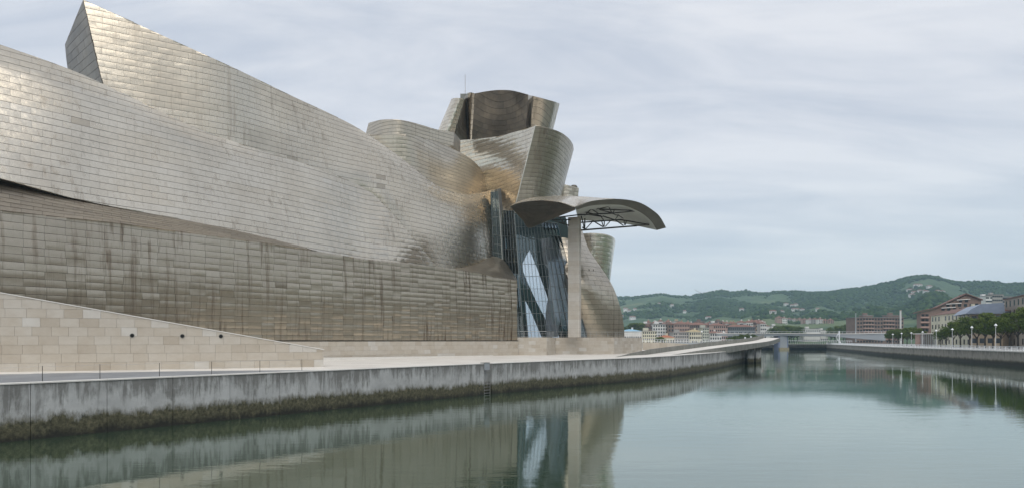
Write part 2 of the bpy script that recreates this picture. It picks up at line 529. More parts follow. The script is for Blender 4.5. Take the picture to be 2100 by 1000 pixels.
# ================================================================== stone facing built block by block
def clip_poly(poly, f):
    out = []
    for i, p in enumerate(poly):
        q = poly[(i+1) % len(poly)]
        fp, fq = f(p), f(q)
        if fp <= 0: out.append(p)
        if (fp <= 0) != (fq <= 0):
            t = fp / (fp - fq); out.append((p[0]+(q[0]-p[0])*t, p[1]+(q[1]-p[1])*t))
    return out
def set_tone(me, v, name='tone'):
    a = me.attributes.new(name, 'FLOAT', 'FACE')
    a.data.foreach_set('value', [v]*len(me.polygons))
def stone_face(parent, p0, p1, zb, zt, course, length, top=None, depth=0.12, joint=0.014, name="stone_block", phase=0.0, skip=None):
    """blocks on the vertical face from p0 to p1 (outside is to the right of p0>p1); top(s) clips them"""
    p0 = Vector((p0[0], p0[1], 0)); p1 = Vector((p1[0], p1[1], 0))
    L = (p1 - p0).length; t = (p1 - p0) / L; n = Vector((t.y, -t.x, 0))
    rows = max(1, round((zt - zb) / course)); h = (zt - zb) / rows
    for r in range(rows):
        s = -((phase + (0.5 if r % 2 else 0.0) + random.uniform(-.08, .08)) % 1.0) * length
        while s < L:
            ln = length * random.uniform(0.88, 1.12)
            a, b = max(0, s), min(L, s + ln); s += ln
            if b - a < 0.12: continue
            poly = [(a+joint/2, zb+r*h+joint/2), (b-joint/2, zb+r*h+joint/2), (b-joint/2, zb+(r+1)*h-joint/2), (a+joint/2, zb+(r+1)*h-joint/2)]
            if top:
                poly = clip_poly(poly, lambda q: q[1] - top(q[0]))
                if len(poly) < 3 or max(q[1] for q in poly) - min(q[1] for q in poly) < 0.05: continue
            out = random.uniform(-0.004, 0.006)
            k = len(poly)
            vs = [p0 + t*q[0] + n*out + Vector((0,0,q[1])) for q in poly] + [p0 + t*q[0] - n*depth + Vector((0,0,q[1])) for q in poly]
            fs = [tuple(range(k)), tuple(reversed(range(k, 2*k)))] + [(i, k+i, k+(i+1)%k, (i+1)%k) for i in range(k)]
            me = mesh(name, vs, fs, M_STONE)
            v = random.random()
            set_tone(me, 0.95 if v > 0.95 else (0.22 + 0.14*random.random() if v < 0.12 else 0.42 + 0.26*random.random()))
            link(name, me, parent)

# stepped ramp wall (stone wedge)
W0, W1 = Vector((-44.6, 54.8, 0)), Vector((-18.6, 67.4, 0))
wt = (W1 - W0).normalized(); wn_ = Vector((wt.y, -wt.x, 0)); WL = (W1 - W0).length
ext = 10.0
W00 = W0 - wt * ext
def wedge_top(s):                                  # s along W00>W1
    return 5.05 + (WL + ext - s) * (10.4 - 5.05) / WL
sw = empty("stone_ramp_wall", (-30, 62, GROUND))
tag(sw, "sloping pale limestone ramp wall with three round drain holes beside the river", "stone wall")
bd = wn_ * -3.2
L2 = WL + ext
a, b = W00 - wn_*0.10, W1 - wn_*0.10 - wt*0.1
vs = [Vector((p.x, p.y, z)) for p, z in ((a, GROUND-0.3), (b, GROUND-0.3), (b+bd, GROUND-0.3), (a+bd, GROUND-0.3),
      (a, wedge_top(0)-.02), (b, wedge_top(L2)-.02), (b+bd, wedge_top(L2)-.02), (a+bd, wedge_top(0)-.02))]
link("wall_core", mesh("wall_core", vs, [(0,3,2,1),(4,5,6,7),(0,1,5,4),(1,2,6,5),(2,3,7,6),(3,0,4,7)], M_MORTAR), sw)
stone_face(sw, W00, W1, GROUND - 0.05, GROUND - 0.05 + 0.757*13, 0.757, 1.33, top=wedge_top)
stone_face(sw, W1, W1 + bd, GROUND - 0.05, GROUND - 0.05 + 0.757*3, 0.757, 1.2, top=lambda s: wedge_top(L2))
# slanted coping
a, b = W00 + wn_*0.05, W1 + wn_*0.05 + wt*0.05
vs = []
for dz in (0.004, 0.085):
    vs += [Vector((a.x, a.y, wedge_top(0)+dz)), Vector((b.x, b.y, wedge_top(L2)+dz)), Vector(((b+bd).x, (b+bd).y, wedge_top(L2)+dz)), Vector(((a+bd).x, (a+bd).y, wedge_top(0)+dz))]
link("coping", mesh("coping", vs, [(0,3,2,1),(4,5,6,7),(0,1,5,4),(1,2,6,5),(2,3,7,6),(3,0,4,7)], M_COPING), sw)
for uu, vv in ((271, 687), (374, 688), (453, 688.5)):
    # drain spout: ring and dark mouth, on the wall face in that column
    d = Vector(((uu-1050)/FPX, 1, 0))
    den = d.x*wt.y - d.y*wt.x
    s = (W0.x*d.y - W0.y*d.x) / (wt.y*d.x - wt.x*d.y) * -1
    # solve W0 + wt*s = d*k
    A = np.array([[wt.x, -d.x], [wt.y, -d.y]]); sol = np.linalg.solve(A, -np.array([W0.x, W0.y]))
    k = sol[1]; c = Vector((d.x*k, d.y*k, EYE - (vv-697)*k/FPX))
    r = 0.155
    m = MB(); n = 18
    ring = []
    for rad, off in ((r*1.25, 0.008), (r*1.25, 0.05), (r, 0.05), (r, -0.11)):
        ring.append([c + wt*(rad*math.cos(2*math.pi*i/n)) + Vector((0,0,rad*math.sin(2*math.pi*i/n))) + wn_*off for i in range(n)])
    vs = [p for q in ring for p in q]
    fs = [(j*n+i, j*n+(i+1)%n, (j+1)*n+(i+1)%n, (j+1)*n+i) for j in range(3) for i in range(n)]
    sp_ = link("drain_spout", mesh("drain_spout", vs, fs, M_CONC), sw)
    disc = [c + wt*(r*math.cos(2*math.pi*i/n)) + Vector((0,0,r*math.sin(2*math.pi*i/n))) + wn_*0.035 for i in range(n)]
    link("drain_mouth", mesh("drain_mouth", disc, [tuple(range(n))], plain("drain_dark", (0.008,0.008,0.008), 0.9, bump=0)), sp_)
# ================================================================== museum
mus = empty("museum_building", (0, 130, GROUND))
tag(mus, "museum of swooping titanium clad volumes with a glass atrium and a canopy on one column", "museum")

def crom(pts, f):
    """Catmull-Rom through pts (n,k,3) along axis 0 at parameters f in [0,n-1]"""
    n = len(pts)
    i = np.clip(np.floor(f).astype(int), 0, n-2); x = (f - i)[:, None, None]
    def g(j):
        p = pts[np.clip(j, 0, n-1)]
        lo = (j < 0); hi = (j > n-1)
        if lo.any(): p = p.copy(); p[lo] = 2*pts[0] - pts[1]
        if hi.any(): p = p.copy(); p[hi] = 2*pts[-1] - pts[-2]
        return p
    p0, p1, p2, p3 = g(i-1), g(i), g(i+1), g(i+2)
    return 0.5*((2*p1) + (-p0+p2)*x + (2*p0-5*p1+4*p2-p3)*x*x + (-p0+3*p1-3*p2+p3)*x**3)

M_BACK = plain('roof_metal', (0.46, 0.42, 0.36), 0.5, 0.6)
PANELS = []     # every sheet of the cladding: (image area, verts, parent part, tone, stain)
def patch(name, cols, row_h=0.70, plen=1.55, back=(0, 9), bulge=0.012, bulge_fn=None, stain=0.5, mode='z', ns=140, nt=60,
          tone=(0.25, 0.85), gap=(0.023, 0.008), stagger=True, thick=0.03, tilt=0.006, core=True, z0=None, flip=False, core_mat=None):
    """metal skin through a grid of surveyed points; every sheet of the cladding is its own piece of geometry"""
    C = np.array([[P(*q)[:] for q in c] for c in cols])            # (nc, nr, 3)
    G = crom(C, np.linspace(0, len(C)-1, ns))                       # (ns, nr, 3)
    G = crom(G.transpose(1, 0, 2), np.linspace(0, G.shape[1]-1, nt)).transpose(1, 0, 2)   # (ns, nt, 3)
    ds = np.gradient(G, axis=0); dt = np.gradient(G, axis=1)
    N = np.cross(ds, dt); N /= np.linalg.norm(N, axis=2, keepdims=True) + 1e-9
    mid = G[ns//2, nt//2]; 
    if np.dot(N[ns//2, nt//2], mid - np.array([0, 0, EYE])) > 0: N = -N
    # arc length along s at mid height
    gm = G[:, nt//2]; al = np.concatenate([[0], np.cumsum(np.linalg.norm(np.diff(gm, axis=0), axis=1))])
    L = al[-1]
    val = G[:, :, 2] if mode == 'z' else np.broadcast_to(np.linspace(0, 1, nt) * np.linalg.norm(np.diff(G, axis=1), axis=2).sum(1).mean(), (ns, nt))
    vmin, vmax = val.min(), val.max()
    base = vmin if z0 is None else z0
    nrow = int(math.ceil((vmax - base) / row_h))
    ncol = max(1, int(round(L / plen)))
    K, R = 4, 5
    A, B = np.linspace(0, 1, K), np.linspace(0, 1, R)
    S0, S1, V0, V1 = [], [], [], []
    for r in range(nrow):
        off = (0.5 if (stagger and r % 2) else 0.0) + rng.uniform(-0.06, 0.06)
        ed = (np.arange(ncol + 2) - off) * (L / ncol)
        ed = ed + rng.normal(0, 0.02, len(ed)) * plen
        for a, b in zip(ed[:-1], ed[1:]):
            a, b = max(a, 0), min(b, L)
            if b - a < 0.15: continue
            S0.append(a + gap[1]); S1.append(b - gap[1]); V0.append(base + r*row_h + gap[0]); V1.append(base + (r+1)*row_h - gap[0])
    S0, S1, V0, V1 = map(np.array, (S0, S1, V0, V1))
    n = len(S0)
    sl = S0[:, None] + (S1 - S0)[:, None] * A[None]                 # (n,K) arc positions
    sf = np.interp(sl.ravel(), al, np.arange(ns))                   # dense index
    i0 = np.clip(np.floor(sf).astype(int), 0, ns-2); fx = (sf - i0)[:, None]
    Vc = val[i0]*(1-fx) + val[i0+1]*fx                              # (nK, nt)
    Gc = G[i0]*(1-fx[..., None]) + G[i0+1]*fx[..., None]            # (nK, nt, 3)
    Nc = N[i0]*(1-fx[..., None]) + N[i0+1]*fx[..., None]
    vq = (V0[:, None] + (V1 - V0)[:, None] * B[None])               # (n,R)
    vq = np.repeat(vq[:, None, :], K, axis=1).reshape(n*K, R)
    lo, hi = Vc[:, :1], Vc[:, -1:]
    vq = np.clip(vq, lo, hi)
    j = np.clip((Vc[:, None, :] <= vq[:, :, None]).sum(2) - 1, 0, nt-2)
    ar = np.arange(n*K)[:, None]
    va, vb = Vc[ar, j], Vc[ar, j+1]
    fy = np.clip((vq - va) / np.where(np.abs(vb - va) < 1e-9, 1, vb - va), 0, 1)[..., None]
    pts = (Gc[ar, j]*(1-fy) + Gc[ar, j+1]*fy).reshape(n, K, R, 3)
    nrm = (Nc[ar, j]*(1-fy) + Nc[ar, j+1]*fy).reshape(n, K, R, 3)
    ext = np.linalg.norm(pts[:, :, -1] - pts[:, :, 0], axis=2)
    wid = np.linalg.norm(pts[:, -1, :] - pts[:, 0, :], axis=2)
    keep = (ext.max(1) > 0.06) & (wid.max(1) > 0.10)
    pts, nrm, ext, sm = pts[keep], nrm[keep], ext[keep], (0.5*(S0+S1))[keep] / L
    vm = ((0.5*(V0+V1))[keep] - vmin) / max(1e-6, vmax - vmin)
    n = len(pts)
    wA = np.sin(np.pi * A)**0.5; wB = np.sin(np.pi * B)**0.9
    amp = bulge * rng.uniform(0.5, 1.5, n) * np.where(rng.random(n) < 0.08, -0.5, 1.0)
    if bulge_fn is not None: amp = amp * bulge_fn(sm, vm)
    amp = amp * np.clip(ext.mean(1) / row_h, 0, 1)
    disp = thick + amp[:, None, None] * (wA[:, None] * wB[None, :])[None]
    disp = disp + (rng.normal(0, tilt, n)[:, None, None] * (B - .5)[None, None, :]) + (rng.normal(0, tilt, n)[:, None, None] * (A - .5)[None, :, None])
    top = pts + nrm * disp[..., None]
    low = pts - nrm * 0.01
    # core solid
    part = None
    if core:
        cm = MB()
        st_, tt_ = max(1, ns//70), max(1, nt//30)
        si = list(range(0, ns, st_)); ti = list(range(0, nt, tt_))
        if si[-1] != ns-1: si.append(ns-1)
        if ti[-1] != nt-1: ti.append(nt-1)
        F = G[np.ix_(si, ti)] - N[np.ix_(si, ti)]*0.02
        Bk = F + np.array([back[0], back[1], 0])
        a_, b_ = len(si), len(ti)
        vs = np.concatenate([F.reshape(-1, 3), Bk.reshape(-1, 3)])
        idx = lambda i, k, q=0: q*a_*b_ + i*b_ + k
        fs = []
        for i in range(a_-1):
            for k in range(b_-1):
                fs.append((idx(i,k), idx(i+1,k), idx(i+1,k+1), idx(i,k+1)))
                fs.append((idx(i,k,1), idx(i,k+1,1), idx(i+1,k+1,1), idx(i+1,k,1)))
            fs.append((idx(i,0), idx(i,0,1), idx(i+1,0,1), idx(i+1,0)))
            fs.append((idx(i,b_-1), idx(i+1,b_-1), idx(i+1,b_-1,1), idx(i,b_-1,1)))
        for k in range(b_-1):
            fs.append((idx(0,k), idx(0,k+1), idx(0,k+1,1), idx(0,k,1)))
            fs.append((idx(a_-1,k), idx(a_-1,k,1), idx(a_-1,k+1,1), idx(a_-1,k+1)))
        cme = mesh(name, vs.tolist(), fs, core_mat or M_GAP)
        cme.materials.append(M_BACK)
        nf_ = a_*b_
        cme.polygons.foreach_set('material_index', [0 if max(f) < nf_ else 1 for f in fs])
        part = link(name, cme, mus)
    else:
        part = core if core else None
    # patchy tone: neighbours in the same batch look alike
    tn = rng.uniform(tone[0], tone[1], n)
    batch = 0.5 + 0.5*np.sin(sm*17 + 3*np.floor(vm*5)) * np.cos(vm*9 + sm*5)
    tn = 0.35*tn + 0.65*(tone[0] + (tone[1]-tone[0])*batch)
    odd = rng.random(n)
    tn = np.where(odd > 0.9985, tone[0]*0.75, tn)
    # image size
    c = np.array([0, 0, EYE])
    q = top - c
    uu = 1050 + FPX*q[..., 0]/q[..., 1]; vv = 697 - FPX*q[..., 2]/q[..., 1]
    area = np.abs((uu[:, -1].mean(1) - uu[:, 0].mean(1)) * (vv[:, :, -1].mean(1) - vv[:, :, 0].mean(1)))
    inside = (uu.mean((1, 2)) > 5) & (vv.mean((1, 2)) > 5)
    area = np.where(inside, area, 0)
    for k in range(n):
        PANELS.append((area[k], top[k], low[k], part, float(tn[k]), stain))
    return part

def panel_faces(K=4, R=5):
    f = []
    for i in range(K-1):
        for j in range(R-1):
            f.append((i*R+j, (i+1)*R+j, (i+1)*R+j+1, i*R+j+1))
    rim = [i*R for i in range(K)] + [(K-1)*R+j for j in range(1, R)] + [i*R+R-1 for i in range(K-2, -1, -1)] + [j for j in range(R-2, 0, -1)]
    m = len(rim); o = K*R
    for a in range(m):
        b = (a+1) % m
        f.append((o+a, o+m+a, o+m+b, o+b))
    return f, rim
PF, RIM = panel_faces()
NSM = 12
def emit(name, items, parent):
    """one mesh out of the given sheets"""
    V, F = [], []
    nv = 20 + 2*len(RIM)
    for k, (ar, top, low, pt, tn, stn) in enumerate(items):
        t = top.reshape(-1, 3); l = low.reshape(-1, 3)
        V.append(t); V.append(t[RIM]); V.append(l[RIM])
    V = np.concatenate(V)
    nf = len(PF); n = len(items)
    Fa = (np.array(PF)[None] + (np.arange(n)*nv)[:, None, None]).reshape(-1)
    me = bpy.data.meshes.new(name)
    me.vertices.add(len(V)); me.vertices.foreach_set('co', V.astype(np.float32).ravel())
    me.loops.add(len(Fa)); me.loops.foreach_set('vertex_index', Fa.astype(np.int32))
    me.polygons.add(nf*n); me.polygons.foreach_set('loop_start', np.arange(nf*n, dtype=np.int32)*4)
    me.update(calc_edges=True)
    me.polygons.foreach_set('use_smooth', np.tile(np.array([True]*NSM + [False]*(nf-NSM)), n))
    a = me.attributes.new('tone', 'FLOAT', 'FACE'); a.data.foreach_set('value', np.repeat(np.array([x[4] for x in items], dtype=np.float32), nf))
    a = me.attributes.new('stain', 'FLOAT', 'FACE'); a.data.foreach_set('value', np.repeat(np.array([x[5] for x in items], dtype=np.float32), nf))
    me.materials.append(M_TI)
    me.update()
    return link(name, me, parent)

def line(cols_u, *rows):
    return [[(u, r[k][0], r[k][1]) for r in rows] for k, u in enumerate(cols_u)]
def interp(us, tab):
    return np.interp(us, [q[0] for q in tab], [q[1] for q in tab])

# --- A: long lower gallery along the river, straight in plan
crease = [(-150, 413), (0, 432), (98, 443), (231, 457), (336, 471), (451, 486), (570, 502), (640, 513), (740, 529.5), (850, 541), (944, 552.5), (1060, 575)]
ua = [-150, 0, 100, 230, 336, 450, 570, 640, 740, 850, 944, 1005, 1040, 1060.5]
va = interp(ua, crease)
A_cols = [[(u, 697.6, YA(u)), (u, (697+v)/2, YA(u) - 0.25), (u, v, YA(u) + 0.15)] for u, v in zip(ua, va)]
gallery = patch("lower_gallery", A_cols, row_h=0.72, plen=1.72, back=(-9.0, 7.0), bulge=0.034,
      bulge_fn=lambda s, v: 0.7 + 0.8*np.clip((s-0.25)/0.6, 0, 1), stain=1.7, ns=200, tone=(0.27, 0.38), gap=(0.015, 0.009), tilt=0.018, stagger=False)
# --- roof strip leaning back above it
us = [-150, 0, 60, 130, 230, 336, 385, 500, 570, 630]
cr = interp(us, crease)
tp = interp(us, [(-150, 330), (0, 366), (130, 401), (160, 410), (230, 424), (385, 453), (500, 477), (626, 507), (640, 510)])
ofs = interp(us, [(-150, 5.5), (0, 5.0), (130, 4.2), (640, 3.6)])
patch("sloped_roof", [[(u, c - 0.2, YA(u) + 0.1), (u, t, YA(u) + o)] for u, c, t, o in zip(us, cr, tp, ofs)], row_h=0.72, plen=1.7, gap=(0.03, 0.012),
      back=(-3, 3), bulge=0.02, stain=0.9, tone=(0.12, 0.24), mode='t')
# --- B and C: the two great sails
fC = [(165, 84), (210, 85), (330, 88.5), (500, 94.5), (640, 101), (745, 106.5), (800, 110.5), (850, 115.5), (900, 121.5), (950, 129), (985, 136), (1012, 143)]
def YC(u, v): return float(np.interp(u, [a for a, _ in fC], [b for _, b in fC])) + float(np.interp(u, [500, 745], [0.003, 0.030]))*(480 - v)
ub = [-150, 0, 130, 230, 385, 500, 640, 745, 800, 850, 900]
bb = [330, 366, 402, 424, 453, 477, 512, 542, 549, 553, 556]
bt = [38, 92, 138, 181, 255, 298, 342, 385, 432, 490, 550]
yb = [61, 65, 69, 72.8, 79, 85, 95.2]
B_cols = []
def curl(t, u): return (max(0, t-.75)/.25)**2 * float(np.interp(u, [300, 560, 745], [0.9, 0.6, 0.0]))
for i, u in enumerate(ub):
    if u < 745:
        y0 = yb[i]; y1 = y0 + (6.0 if u <= 500 else 4.2)
    else:
        y0, y1 = YC(u, bb[i]), YC(u, bt[i])
    B_cols.append([(u, bb[i] + (bt[i]-bb[i])*t, y0 + (y1-y0)*t  + curl(t, u)) for t in (0, .3, .6, .82, .93, 1)])
patch("middle_sail", B_cols, row_h=0.80, plen=1.85, back=(-4.5, 7.0), bulge=0.024, stain=0.55, ns=200, nt=80, tone=(0.52, 0.78), z0=14.0,
      bulge_fn=lambda s, v: 0.5 + 1.0*np.clip((s-0.45)/0.3, 0, 1)*np.clip(1.1 - v, 0.3, 1))
uc = [330, 480, 600, 690, 745, 800, 850, 900, 950, 985, 1013]
ct = [72, 140, 198, 240, 270, 308, 345, 383, 398.5, 395.5, 388]
cb_ = [285, 340, 375, 410, 398, 446, 503, 557, 553, 545, 530]
C_cols = [[(217 - 46*q, 200 - 200*q, YC(212 - 42*q, 200 - 200*q)) for q in (0, .3, .6, .82, .92, 1)]]
C_cols += [[(u, b + (t-b)*q, YC(u, b + (t-b)*q) + (0.12 if 740 < u < 940 else 0) + float(np.interp(u, [640, 720, 800, 900], [0, 1.2, 0.9, 0]))*max(0, 1 - q/.3)**1.5+ float(np.interp(u, [600, 750], [0, 2.0]))*(max(0, q-.72)/.28)**2) for q in (0, .3, .6, .82, .92, 1)] for u, t, b in zip(uc, ct, cb_)]
patch("upper_sail", C_cols, row_h=0.80, plen=1.85, back=(-4.5, 7.0), bulge=0.022, stain=0.45, ns=200, nt=80, tone=(0.42, 0.60), z0=14.0,
      bulge_fn=lambda s, v: 0.5 + 0.8*np.clip((s-0.6)/0.3, 0, 1))
patch("upper_sail_end", [[(152, 195, 93), (139, 140, 93), (133.5, 92, 93)], [(217, 200, YC(212, 200)), (195, 110, YC(196, 110)), (171, 0, YC(170, 0))]],
      row_h=1.05, plen=2.6, back=(3, 6), bulge=0.02, stain=0.6, tone=(0.05, 0.12), z0=14.0)
# --- roof of the gallery's rounded end, behind the crease
dome = [[(935, 552, YA(935)), (935, 551, 120), (935, 549, 126)],
        [(975, 558, YA(975)), (965, 549, 121), (958, 546, 129)],
        [(1005, 564, YA(1005)), (998, 545, 124), (985, 537, 135)],
        [(1035, 570, YA(1035)), (1025, 545, 124), (1012, 526, 137)],
        [(1050, 573, YA(1050)), (1043, 555, 125), (1032, 533, 136)],
        [(1060.5, 575, YA(1060.5)), (1056, 566, 126), (1046, 551, 134)]]
patch("rounded_roof_end", dome, row_h=0.55, plen=1.5, back=(-2, 3), bulge=0.012, stain=0.0, tone=(0.26, 0.36), mode='t', gap=(0.03, 0.02))
# --- D: two drums above the sails
D0 = [[(744, 300, 142), (756, 252.5, 142)], [(775, 300, 137.5), (783, 246, 137.5)], [(808, 300, 136), (812, 245.5, 136)], [(834, 300, 137), (836, 249, 137)], [(866, 300, 140), (866, 257, 140)], [(898, 300, 143), (898, 266.5, 143)], [(930, 300, 146), (930.5, 271, 146)]]
patch("rear_drum", D0, row_h=0.72, plen=1.6, back=(1, 6), bulge=0.012, stain=0.4, tone=(0.36, 0.46), gap=(0.03, 0.01))
ud = [735, 790, 838, 870, 908, 943, 972, 991, 1006, 1010]
dt_ = [277, 277, 277.5, 284, 296, 312, 332, 354, 380, 390]
yd = [127, 126, 126.4, 129, 133.5, 138, 143, 148, 154, 158]
D1 = [[(u - (6 if u < 760 else 0), 403, y), (u, (403+t)/2, y + float(np.interp(u, [830, 920], [-.3, 1.4]))), (u, t, y + float(np.interp(u, [830, 920], [-.8, 4.0])))] for u, t, y in zip(ud, dt_, yd)]
patch("front_drum", D1, row_h=0.74, plen=1.65, back=(-1, 7), bulge=0.012, stain=0.6, ns=160, tone=(0.36, 0.50), gap=(0.03, 0.01))
# --- E: flaring prow with the sharp bright edge
et = [(870, 297, 160), (930, 289, 155.5), (982, 285, 151), (1020, 280, 147), (1052, 272, 143), (1084, 262.5, 139.3), (1098, 257, 137.6)]
eb = [(905, 441, 161), (965, 441, 156.6), (1003, 441, 152.2), (1023, 441, 148.2), (1037, 441, 144.4), (1048, 441, 140.8), (1052, 441, 139.2)]
def three(b, t, bow=0.0):
    return [b, ((b[0]+t[0])/2, (b[1]+t[1])/2, (b[2]+t[2])/2 + bow), t]
patch("prow_left_face", [three(b, t, 0.5) for b, t in zip(eb, et)], row_h=0.86, plen=1.7, back=(0, 6), bulge=0.026, stain=0.3, tone=(0.6, 0.85), tilt=0.02,
      bulge_fn=lambda s, v: 0.5 + 0.8*np.sin(np.pi*np.clip(s, 0, 1))**0.6)
et2 = [(1098, 257, 137.6), (1113, 260, 138), (1130, 264.5, 139.2), (1150, 272, 142), (1165, 283, 146.5), (1174, 295, 151.5), (1176.5, 306, 158)]
eb2 = [(1052, 441, 139.2), (1073, 441, 139.4), (1092, 441, 140), (1113, 441, 143), (1129, 441, 147.5), (1138, 441, 152), (1141, 441, 158)]
patch("prow_right_face", [three(b, t, 0.3) for b, t in zip(eb2, et2)], row_h=0.86, plen=1.45, back=(-2, 6), bulge=0.012, stain=0.5, tone=(0.20, 0.28), stagger=False)  # low tone puts the dim side of the prow into the colour
# --- F: crown of the tower
def pair(ts, bs): return [[b, ((b[0]+t[0])/2, (b[1]+t[1])/2, (b[2]+t[2])/2), t] for b, t in zip(bs, ts)]
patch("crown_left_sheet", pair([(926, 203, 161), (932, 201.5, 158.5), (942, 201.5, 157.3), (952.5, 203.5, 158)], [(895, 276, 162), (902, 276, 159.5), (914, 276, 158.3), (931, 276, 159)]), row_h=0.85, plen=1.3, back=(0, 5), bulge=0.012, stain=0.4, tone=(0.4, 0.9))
patch("crown_left_return", pair([(952.5, 203.5, 158), (960, 200, 163), (968, 194, 167)], [(929, 296, 160), (945, 296, 166), (963, 296, 171)]), row_h=0.85, plen=1.3, back=(-2, 4), bulge=0.01, stain=0.6, tone=(0.1, 0.16))  # low tone carries the shade of this right-facing return
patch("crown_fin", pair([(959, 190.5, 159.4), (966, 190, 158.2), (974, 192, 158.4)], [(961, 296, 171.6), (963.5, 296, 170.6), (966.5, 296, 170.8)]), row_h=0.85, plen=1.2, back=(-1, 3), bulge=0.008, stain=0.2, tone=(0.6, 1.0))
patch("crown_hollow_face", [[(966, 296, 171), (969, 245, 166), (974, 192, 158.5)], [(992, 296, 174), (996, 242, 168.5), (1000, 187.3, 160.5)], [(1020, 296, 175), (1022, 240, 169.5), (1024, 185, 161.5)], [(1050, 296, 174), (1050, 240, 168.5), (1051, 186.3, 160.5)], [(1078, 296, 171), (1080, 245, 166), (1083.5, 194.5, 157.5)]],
      row_h=0.95, plen=1.7, back=(0, 4), bulge=0.02, stain=0.9, tone=(0.03, 0.07))  # near-black tone stands in for the dark ground this overhang mirrors
patch("crown_right_sheet", pair([(1083.5, 195.5, 164), (1090, 196.5, 160.5), (1096, 198, 159), (1110, 201.5, 160), (1125, 205.5, 162.5), (1138, 209, 166), (1147.5, 213, 172)], [(1076, 290, 177), (1083, 290, 174), (1088, 290, 173), (1099, 290, 174), (1111, 290, 176), (1121, 290, 179), (1128, 290, 184)]), row_h=0.85, plen=1.3, back=(-2, 5), bulge=0.014, stain=0.6, tone=(0.28, 0.42))
# --- G and H: wing and drum beyond the column
gv = [693, 650, 610, 580, 545, 510, 470]
gl = [1196, 1186, 1174, 1166, 1156, 1147, 1139]
gr = [1281.5, 1276.5, 1266, 1253, 1230, 1207, 1193]
gy = [135, 134, 133, 132.7, 133.7, 136.6, 141]
G_cols = [[(l + (r-l)*k, v, y + 5*k*k + (-0.8*math.sin(math.pi*k))) for v, l, r, y in zip(gv, gl, gr, gy)] for k in (0, .25, .5, .75, 1)]
wing = patch("curling_wing", G_cols, row_h=0.95, plen=2.2, back=(-1.5, 6), bulge=0.028, stain=0.5, tone=(0.32, 0.45), nt=80,
      bulge_fn=lambda s, v: 0.3 + 1.1*np.exp(-((v-0.62)/0.16)**2))
H = [[(1185, 610, 151), (1188, 545, 150.5), (1190, 479, 150)], [(1208, 610, 149.4), (1211, 545, 149.2), (1214, 477.5, 149)], [(1226, 610, 150), (1231, 545, 149.8), (1236, 479, 149.6)], [(1238, 610, 152.6), (1245, 545, 152.4), (1251, 483, 152)], [(1244, 610, 156), (1252, 545, 155.6), (1259.5, 488.5, 155)], [(1247, 610, 161), (1254.5, 545, 160.5), (1262, 495, 160)]]
patch("far_drum", H, row_h=0.95, plen=1.8, back=(-4, 5), bulge=0.012, stain=0.2, tone=(0.6, 1.0))
bxp = [[(1140, 425, 166), (1145, 376, 166)], [(1165, 425, 166), (1165, 380, 166)], [(1184, 425, 168), (1187, 386, 168)]]
patch("rear_block", bxp, row_h=0.8, plen=1.5, back=(-2, 6), bulge=0.02, stain=0.4, tone=(0.2, 0.6))
c = P(1177, 386, 171)
MB().lathe([(0.9, -2), (0.9, 0.4), (0.6, 0.7)], c, 10).build("roof_vent", M_TI, mus)
a, b = P(944, 192.5, 172), P(960, 190.5, 172)
MB().box((a.x, 172, a.z-4), (b.x, 176, a.z)).build("roof_plant_room", M_CONC, mus)
a = P(954, 193, 173); MB().tube(a, a + Vector((0,0,4.9)), 0.09, 0.06).build("mast", M_RAIL, mus)
# three small dark vents on the wing
for uu, wpx, yv in ((1195, 2.5, 133.72), (1208, 3.0, 134.6), (1217, 1.5, 135.5)):
    c = P(uu, 553.5, yv); hw = wpx*132/FPX/3.4
    MB().box((c.x-hw, c.y-0.05, c.z-0.2), (c.x+hw, c.y+1.0, c.z+0.2)).build("wall_vent", M_GAP, wing)

# individual sheets: the 300 that show largest; the rest stays as one mesh for each volume
PANELS.sort(key=lambda q: -q[0])
NBIG = 300
for it in PANELS[:NBIG]:
    emit("titanium_panel", [it], it[3])
rest = {}
for it in PANELS[NBIG:]:
    rest.setdefault(it[3].name, []).append(it)
for nm, items in rest.items():
    o = emit("titanium_cladding", items, items[0][3]); o['kind'] = 'stuff'

# --- edge trims that read as bright knife lines
def trim(name, pts, w, mat):
    m = MB()
    for p, q in zip(pts, pts[1:]): m.bar(p, q, w)
    return m.build(name, mat, mus)
M_TRIM = plain("edge_trim", (0.62, 0.58, 0.50), 0.35, 0.9, bump=0)
trim("edge_trim", [P(1052, 441, 139.0), P(1075, 349, 138.2), P(1098, 257, 137.4)], 0.16, M_TRIM)

# --- stone plinth below the gallery
pl = [Vector((0.79*y - 94.8, y, 0)) for y in (60, 121.2)]
pt_ = (pl[1] - pl[0]).normalized(); pn = Vector((pt_.y, -pt_.x, 0))
plinth = MB().prism([((pl[0]+pn*0.10).x, (pl[0]+pn*0.10).y), ((pl[1]+pn*0.10).x, (pl[1]+pn*0.10).y), ((pl[1]-pn*6).x, (pl[1]-pn*6).y), ((pl[0]-pn*6).x, (pl[0]-pn*6).y)], GROUND-0.2, 5.90).build("plinth", M_MORTAR, mus)
stone_face(plinth, pl[0]+pt_*14+pn*0.22, pl[1]+pn*0.22, GROUND-0.05, 5.88, 0.62, 1.35, depth=0.11)
a, b = pl[0]+pn*0.26, pl[1]+pn*0.26
MB().prism([(a.x, a.y), (b.x, b.y), ((b-pn*0.5).x, (b-pn*0.5).y), ((a-pn*0.5).x, (a-pn*0.5).y)], 5.905, 5.985).build("plinth_cap", M_STEEL, mus)
# low kerb bench running along the plinth, tapering out
q0 = Vector((-27.5, 84.6, 0)); q1 = Vector((-3.4, 114.8, 0))
MB().prism([(q0+pn*1.3)[:2], (q1+pn*0.35)[:2], (q1)[:2], (q0)[:2]], GROUND-0.1, [GROUND+0.42, GROUND+0.10, GROUND+0.10, GROUND+0.42]).build("kerb_bench", M_COPING, mus)

